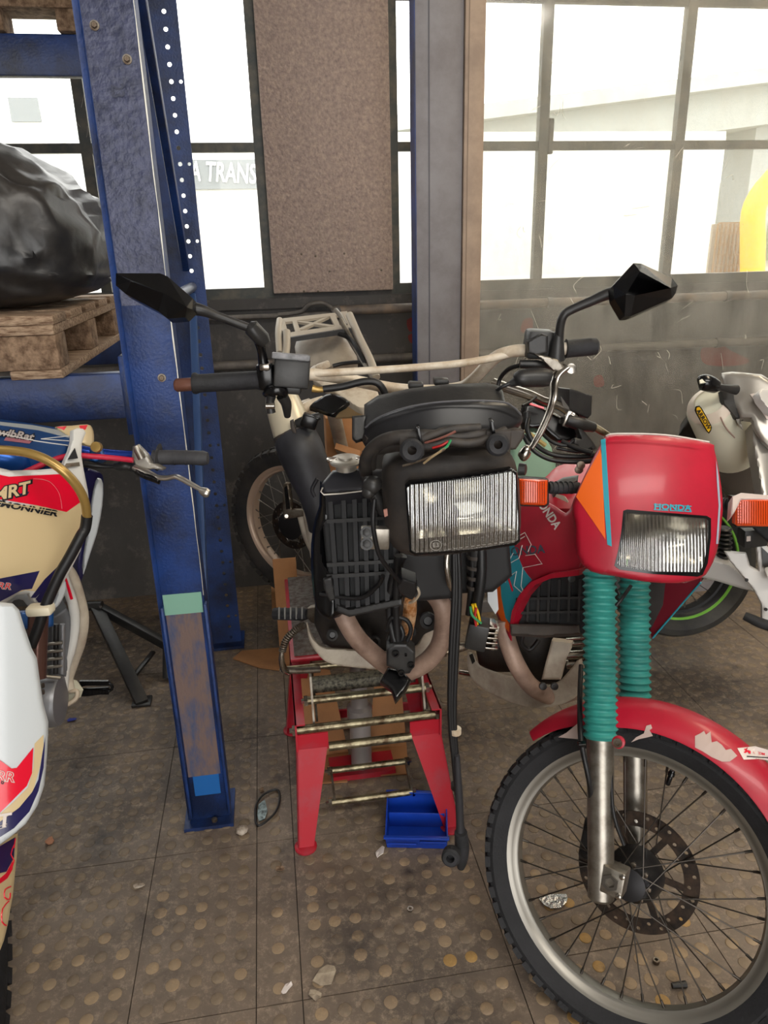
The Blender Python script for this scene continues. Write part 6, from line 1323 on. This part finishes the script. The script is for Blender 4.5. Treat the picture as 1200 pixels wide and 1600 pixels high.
# silencer and its rubber boot
pa, pb = W(441, 628, 1.98), W(462, 684, 1.94); dd = pb - pa
slc = lathe('silencer', pa, dd, [(-.03, .036), (-.01, .044), (0, .048), (dd.length * .8, .056), (dd.length, .054)], M_silencer if False else mat('ivory_pipe', '#cfc4ab', .3, .2), bb_, seg=30)
ptube('clamp_ring', [(459, 676, 1.945), (462, 684, 1.94)], .0595, M_dusty, bb_, seg=28, sm=0)
ptube('rubber_boot', [(461, 682, 1.94), (469, 702, 1.92), (482, 735, 1.90), (494, 768, 1.88), (503, 800, 1.87), (506, 826, 1.87)], [.058, .062, .058, .050, .046, .042], M_hose, bb_, seg=26)
ptube('boot_fold', [(492, 776, 1.83), (488, 764, 1.83), (496, 748, 1.83)], .005, M_hose, bb_, seg=8)
panel('clamp_lug', Surf((452, 670, 1.88), (470, 670, 1.88), (460, 650, 1.88)), [(453, 658), (458, 656), (462, 672), (464, 678), (458, 676), (454, 668)], M_dusty, bb_, thick=.01, rnd=.002)
ptube('clamp_arm', [(462, 662, 1.9), (476, 658, 1.9), (500, 650, 1.9)], [.010, .014, .010], M_black, bb_, seg=10)
pbox('clamp_block', 483, 660, 26, 20, 1.88, .03, M_blackgl, bb_, rot=-20, bev=.005)
for k in range(6): pbox('chain_guard_tooth', 494 + 2.5 * k, 692 + 11 * k, 12, 8, 1.94, .02, M_dusty, bb_, rot=62, bev=.002)
ptube('grab_tube', [(463, 652, 2.0), (480, 635, 2.02), (505, 626, 2.05)], .014, M_white, bb_, seg=10)
# tail: luggage rack of flat bars with crossed brace
rs_ = Surf((450, 530, 2.24), (560, 520, 2.30), (450, 500, 2.42))
rk2 = None
for nm, ol in (('rack_bar', [(436, 499), (444, 497), (452, 527), (450, 530), (440, 515)]), ('rack_bar', [(444, 497), (537, 487), (540, 491), (446, 503)]), ('rack_bar', [(448, 520), (546, 506), (549, 515), (450, 528)]), ('rack_bar', [(532, 487), (542, 486), (556, 510), (548, 512)]),
               ('rack_brace', [(462, 502), (470, 501), (524, 508), (514, 510)]), ('rack_brace', [(462, 515), (504, 497), (514, 495), (474, 514)]), ('rack_bar', [(456, 500), (463, 499), (470, 518), (462, 520)]), ('rack_bar', [(514, 491), (523, 490), (532, 510), (524, 511)])):
    panel(nm, rs_, ol, M_cream if False else mat('rack_cream', '#b3a999', .5, .2), bb_, thick=.008, rnd=.002)
panel('rack_end', Surf((450, 530, 2.23), (548, 520, 2.28), (450, 520, 2.23)), [(451, 528), (549, 513), (549, 521), (452, 535)], M_black, bb_, thick=.02)
ptube('subframe_tube', [(437, 500, 2.34), (435, 520, 2.26), (437, 552, 2.18)], .010, mat('rack_cream', '#b3a999'), bb_, seg=10)
ptube('subframe_tube', [(448, 518, 2.25), (448, 540, 2.20), (446, 556, 2.17)], .011, mat('rack_cream', '#b3a999'), bb_, seg=10)
ptube('subframe_tube', [(546, 492, 2.36), (560, 525, 2.26), (578, 562, 2.16), (588, 590, 2.10)], .012, mat('rack_cream', '#b3a999'), bb_, seg=10)
ptube('subframe_tube', [(532, 500, 2.30), (548, 528, 2.26), (566, 562, 2.18), (584, 592, 2.10)], .008, M_alu, bb_, seg=8)
ptube('wiring_loom', [(520, 519, 2.28), (545, 528, 2.26), (560, 548, 2.2), (576, 580, 2.14)], .007, M_cable, bb_, seg=8)
ptube('white_cable', [(524, 484, 2.34), (532, 494, 2.32), (540, 508, 2.30)], .007, M_grey, bb_, seg=8)
panel('inner_mudguard', Surf((470, 575, 2.32), (555, 565, 2.32), (510, 520, 2.45), cyl(465, 560, .03)), [(464, 530), (480, 524), (520, 520), (536, 524), (550, 545), (558, 566), (520, 574), (484, 578), (462, 556)], mat('taupe_plastic', '#8f8377', .5, dirt='#b3a898', dscale=5), bb_, thick=.02, rnd=.02, sm=2)
panel('tail_side', Surf((484, 600, 2.16), (560, 600, 2.12), (520, 580, 2.2), cyl(480, 590, .03)), [(486, 574), (500, 571), (526, 590), (560, 604), (590, 612), (590, 630), (566, 640), (540, 625), (500, 602), (488, 592)], M_white, bb_, thick=.02, rnd=.01, sm=2)
ptube('tail_loop', [(520, 572, 2.2), (536, 568, 2.2), (562, 566, 2.18), (566, 572, 2.18)], .006, M_black, bb_, seg=8)
for x, y, w, h, m in ((540, 592, 30, 14, M_black), (560, 600, 18, 16, M_white), (504, 573, 22, 10, M_white), (474, 642, 30, 26, M_white), (452, 612, 20, 16, M_alu)): pbox('bracket', x, y, w, h, 2.12, .03, m, bb_, rot=18, bev=.005)
panel('leaf_guard', Surf((485, 632, 2.02), (545, 625, 2.02), (520, 610, 2.06), cyl(480, 550, .02)), [(480, 632), (494, 626), (510, 616), (524, 616), (546, 628), (530, 640), (520, 648), (500, 642), (484, 638)], M_blackgl, bb_, thick=.01, rnd=.004, sm=2)
ptube('mudguard_arc', [(520, 650, 2.1), (530, 636, 2.1), (550, 628, 2.1), (575, 630, 2.1)], .009, M_black, bb_, seg=8)
panel('mudguard_ochre', Surf((520, 650, 2.12), (575, 640, 2.12), (550, 630, 2.14)), [(522, 649), (534, 636), (552, 631), (580, 633), (580, 650), (524, 652)], mat('ochre', '#b59a72', .6), bb_, thick=.01)
tube('frame_spine', [W(520, 640, 2.2), Vector((-.1, 2.5, .75)), Vector((-.05, 2.75, .56)), bC], .022, M_cream, bb_)
tube('stay', [Vector((-.1, 2.55, .7)), Vector((-.02, 2.75, .49))], .014, M_cream, bb_, sm=0)
bxx = thing('cardboard_box', S(.0, 2.9, 0), 'tall cardboard box under the wheel of the pale stripped motorcycle', 'box')
sbox('box_body', -.02, .24, 2.72, 3.0, 0, .235, M_card, bxx, bev=.003); sbox('box_flap', -.06, -.02, 2.72, 3.0, .20, .204, M_card, bxx)
bx2 = thing('cardboard_box', W(540, 720, 2.35), 'upright cardboard box wedged behind the radiator of the centre motorcycle', 'box')
c_ = W(538, 675, 2.30); obox('box_body', Vector((c_.x, c_.y + .05, .955)), EX * .065, EY * .045, EZ * .15, M_card, bx2, bev=.002)
panel('box_flap', Surf((520, 700, 2.22), (560, 705, 2.18), (540, 690, 2.24)), [(525, 692), (563, 704), (560, 714), (523, 701)], M_card, bx2, thick=.004)
fl = thing('cardboard_sheet', G(410, 1030), 'flat pointed cardboard scrap on the floor left of the red stand', 'cardboard')
ps_ = [G(364, 1030, .003), G(378, 1018, .003), G(450, 1012, .003), G(462, 1052, .003), G(405, 1044, .003)]
V = ps_ + [p + EZ * .005 for p in ps_]; n_ = len(ps_); finish('sheet', V, [list(range(n_))[::-1], list(range(n_, 2 * n_))] + [[i, (i + 1) % n_, n_ + (i + 1) % n_, n_ + i] for i in range(n_)], M_card, fl, smooth=0)
# standing cardboard strip at the left of the platform
cs_ = thing('cardboard_sheet', S(-.03, 2.55, 0), 'standing brown cardboard strip behind the foot peg, beside the platform', 'cardboard')
obox('sheet', S(.005, 2.66, .24), EX * .045, EY * .004, EZ * .24, M_card, cs_)
# pale green panel standing behind
gpn = thing('green_panel', S(1.0, 2.5, 0), 'pale green smooth panel standing between the two handlebars', 'panel')
g0 = Surf((820, 760, 2.3), (880, 760, 2.3), (840, 690, 2.35), cyl(790, 900, .02))
panel('panel_face', g0, [(800, 690), (818, 672), (850, 680), (862, 700), (868, 740), (860, 800), (800, 800)], mat('mint_plastic', '#8fb49c', .45), gpn, thick=.03, rnd=.01)
obox('panel_foot', W(835, 770, 2.35) * .5 + G(835, 1010, 0) * .5, EX * .05, EY * .02, EZ * .46, mat('mint_plastic', '#8fb49c'), gpn)

# ------------------------------------------------------------------ triangular black stand behind the motocross bike
ts = thing('bike_stand', G(190, 1090), 'black triangular bike stand behind the blue rack upright', 'stand')
def fl_bar(name, p0, p1, w, h):
    d = p1 - p0; c = (p0 + p1) / 2; x = d.cross(EZ).normalized(); z = x.cross(d).normalized(); return obox(name, c, x * w, d / 2, z * h, M_black, ts, bev=.003)
tp0 = W(149, 945, 2.72)
fl_bar('stand_leg', tp0, G(222, 1098, .012), .024, .012)
fl_bar('stand_arm', tp0 + Vector((.01, 0, -.01)), W(262, 1008, 2.60), .016, .018)
fl_bar('stand_link', W(205, 1062, 2.48), W(240, 1018, 2.62), .010, .006)
fl_bar('stand_rear_leg', W(262, 1008, 2.60), G(262, 1060, .012) , .018, .012)
lathe('stand_pivot', tp0 - EY * .01, Vector((1, 0, 0)), [(-.03, .020), (.03, .020)], M_black, ts, seg=16)
lathe('pivot_bolt', W(158, 948, 2.68), Vector((0, -1, .4)), [(0, .007), (.006, .006)], M_chrome, ts, seg=10)
obox('stand_foot', G(222, 1096, .006), EX * .035, EY * .03, EZ * .006, M_black, ts, bev=.002)

# ------------------------------------------------------------------ blue storage bin
bn_ = thing('storage_bin', S(.32, 1.70, 0), 'open blue plastic storage bin on the floor below the red stand', 'bin')
q0, q1 = G(603, 1329), G(699, 1331); bx = (q1 - q0).normalized(); by = Vector((-bx.y, bx.x, 0)); BW = (q1 - q0).length; BD = .145; hh = .075
def B(s_, t_, z): return q0 + bx * (s_ * BW) + by * (t_ * BD) + EZ * z
a = Acc()
def wl(p, t=.0018):
    n = (p[1] - p[0]).cross(p[3] - p[0]).normalized() * t; V = [x - n for x in p] + [x + n for x in p]; a.add((V, [[0, 1, 2, 3], [7, 6, 5, 4], [0, 4, 5, 1], [1, 5, 6, 2], [2, 6, 7, 3], [3, 7, 4, 0]]))
wl([B(.02, 1, .002), B(.98, 1, .002), B(1, 1.03, hh), B(0, 1.03, hh)])
wl([B(.02, .1, .002), B(.02, 1, .002), B(0, 1.03, hh), B(0, 0, hh * .66)]); wl([B(.98, .1, .002), B(.98, 1, .002), B(1, 1.03, hh), B(1, 0, hh * .66)])
wl([B(.02, .08, .002), B(.98, .08, .002), B(1, 0, hh * .66), B(0, 0, hh * .66)]); wl([B(.02, .08, .003), B(.98, .08, .003), B(.98, 1, .003), B(.02, 1, .003)])
a.build('bin_body', M_bin, bn_, smooth=0)
def bar_(nm, s0, s1, t, z, hz, hy=.004): obox(nm, B((s0 + s1) / 2, t, z), bx * (BW * (s1 - s0) / 2), by * hy, EZ * hz, M_bin, bn_, bev=.0015)
bar_('bin_rim', -.03, 1.03, -.01, hh * .66, .003, .006); bar_('bin_rim', -.03, 1.03, 1.05, hh, .003, .006); bar_('label_slot', .02, .5, -.035, hh * .40, .002, .002); bar_('label_slot', .55, .98, -.035, hh * .50, .002, .002); bar_('inner_step', .03, .97, .62, .028, .026, .0015)

# ------------------------------------------------------------------ small things on the floor
def scrap(name, px, py, w, h, label, cat, m, ang=0, th=.003, group=None, jag=.3):
    c = G(px, py, .004); N = 9; ang = math.radians(ang); P = []
    for k in range(N):
        t = 2 * math.pi * k / N; r = 1 + random.uniform(-jag, jag); x, y = math.cos(t) * w / 2 * r, math.sin(t) * h / 2 * r
        P.append(c + Vector((x * math.cos(ang) - y * math.sin(ang), x * math.sin(ang) + y * math.cos(ang), random.uniform(0, .006))))
    V = [c + EZ * .004] + P + [c + EZ * (.004 - th)] + [p - EZ * th for p in P]
    for v in V: v.z = max(v.z, .0008)
    F_ = [[0, i + 1, (i + 1) % N + 1] for i in range(N)] + [[N + 1, N + 2 + (i + 1) % N, N + 2 + i] for i in range(N)] + [[i + 1, N + 2 + i, N + 2 + (i + 1) % N, (i + 1) % N + 1] for i in range(N)]
    o = finish(name, V, F_, m, None, smooth=20); tag(o, label, cat, group); return o
scrap('paper_scrap', 510, 1522, .06, .042, 'torn beige paper scrap on the floor at the bottom centre, the larger piece', 'paper', M_paper, 15)
scrap('paper_scrap', 494, 1555, .022, .03, 'small torn paper piece just below the larger beige scrap', 'paper', M_paper, 60)
scrap('wood_chip', 448, 1544, .016, .034, 'pale wooden chip on the floor left of the torn paper', 'wood chip', M_whitep, -30)
scrap('foil_piece', 870, 1408, .075, .045, 'crumpled silver foil on the floor behind the front wheel spokes', 'foil', M_foil, 5, jag=.35)
scrap('leaf_crumb', 437, 1358, .03, .016, 'brown crumbled leaf on the floor below the visor ring', 'leaf', M_wood2, 20)
scrap('leaf_crumb', 409, 1235, .014, .022, 'brown crumb touching the top of the black oval ring', 'leaf', M_wood2, 10)
scrap('brown_chip', 78, 1314, .022, .024, 'small orange brown chip on the dark floor at the left', 'chip', mat('chip', '#a3745a', .9), 0)
scrap('leaf_crumb', 215, 1385, .03, .014, 'grey crumbled scrap on the dark floor below the blue upright', 'leaf', M_stone, 10)
scrap('blue_tag', 112, 1125, .036, .016, 'dark blue tag on the floor under the motocross bike engine', 'tag', M_bluetag, 5, jag=.1)
scrap('white_bracket', 592, 1332, .02, .045, 'small white plastic clip on the floor left of the blue bin', 'clip', M_whitep, -20, jag=.35)
bmv = bmesh.new(); bmesh.ops.create_icosphere(bmv, subdivisions=3, radius=1)
c = G(378, 1297, .012); V = [c + Vector((v.co.x * .017, v.co.y * .016, v.co.z * .012)) * (1 + .25 * NZ.noise(v.co * 2)) for v in bmv.verts]; V = [Vector((v.x, v.y, v.z)) for v in V]
cc = sum(V, Vector()) / len(V)
V = [cc + (v - cc) for v in V]
V = [c + Vector((v.co.x * .017, v.co.y * .016, v.co.z * .0115)) * (1 + .25 * NZ.noise(v.co * 2)) for v in bmv.verts]
o = finish('stone', V, [[v.index for v in f.verts] for f in bmv.faces], M_stone, None, smooth=50); tag(o, 'round pale stone lying on the floor left of the red stand', 'stone'); bmv.free()
# black oval ring with grey lens remains
vr = thing('broken_mirror', G(416, 1262), 'broken black oval mirror frame with glass remains on the floor', 'mirror')
ring = [G(x, y, .008) for x, y in ((433, 1234), (437, 1250), (428, 1272), (404, 1290), (399, 1272), (402, 1254), (414, 1240))]
tube('frame', ring, .0035, M_black, vr, seg=8, closed=True); 
gp_ = [G(x, y, .005) for x, y in ((402, 1275), (404, 1258), (414, 1250), (418, 1268), (414, 1280), (405, 1284))]; V = gp_ + [p + EZ * .003 for p in gp_]; n_ = 6
finish('glass_shard', V, [list(range(n_))[::-1], list(range(n_, 12))] + [[i, (i + 1) % n_, n_ + (i + 1) % n_, n_ + i] for i in range(n_)], mat('shard', '#7d8a8a', .2, .5, dirt='#2b3030', dscale=60), vr, smooth=0)
# nuts, cap and bolt near the wheel
nt_ = tag(lathe('nut', G(641, 1422, 0), EZ, [(0, .004), (0, .008), (.006, .008), (.006, .004)], M_chrome, None, seg=12, closed=True), 'tiny steel nut on the open floor below the blue bin', 'nut')
nt2 = tag(lathe('nut', G(1025, 1504, 0), EZ, [(0, .004), (0, .008), (.010, .008), (.010, .004)], M_steel, None, seg=12, closed=True), 'small dark nut on the floor seen through the front wheel', 'nut')
p0, p1 = G(1050, 1540, .008), G(1072, 1538, .008); tag(tube('cap', [p0, p1], [.006, .008], M_black, None, seg=12, sm=0), 'small black cap on the floor through the lower wheel spokes', 'cap')
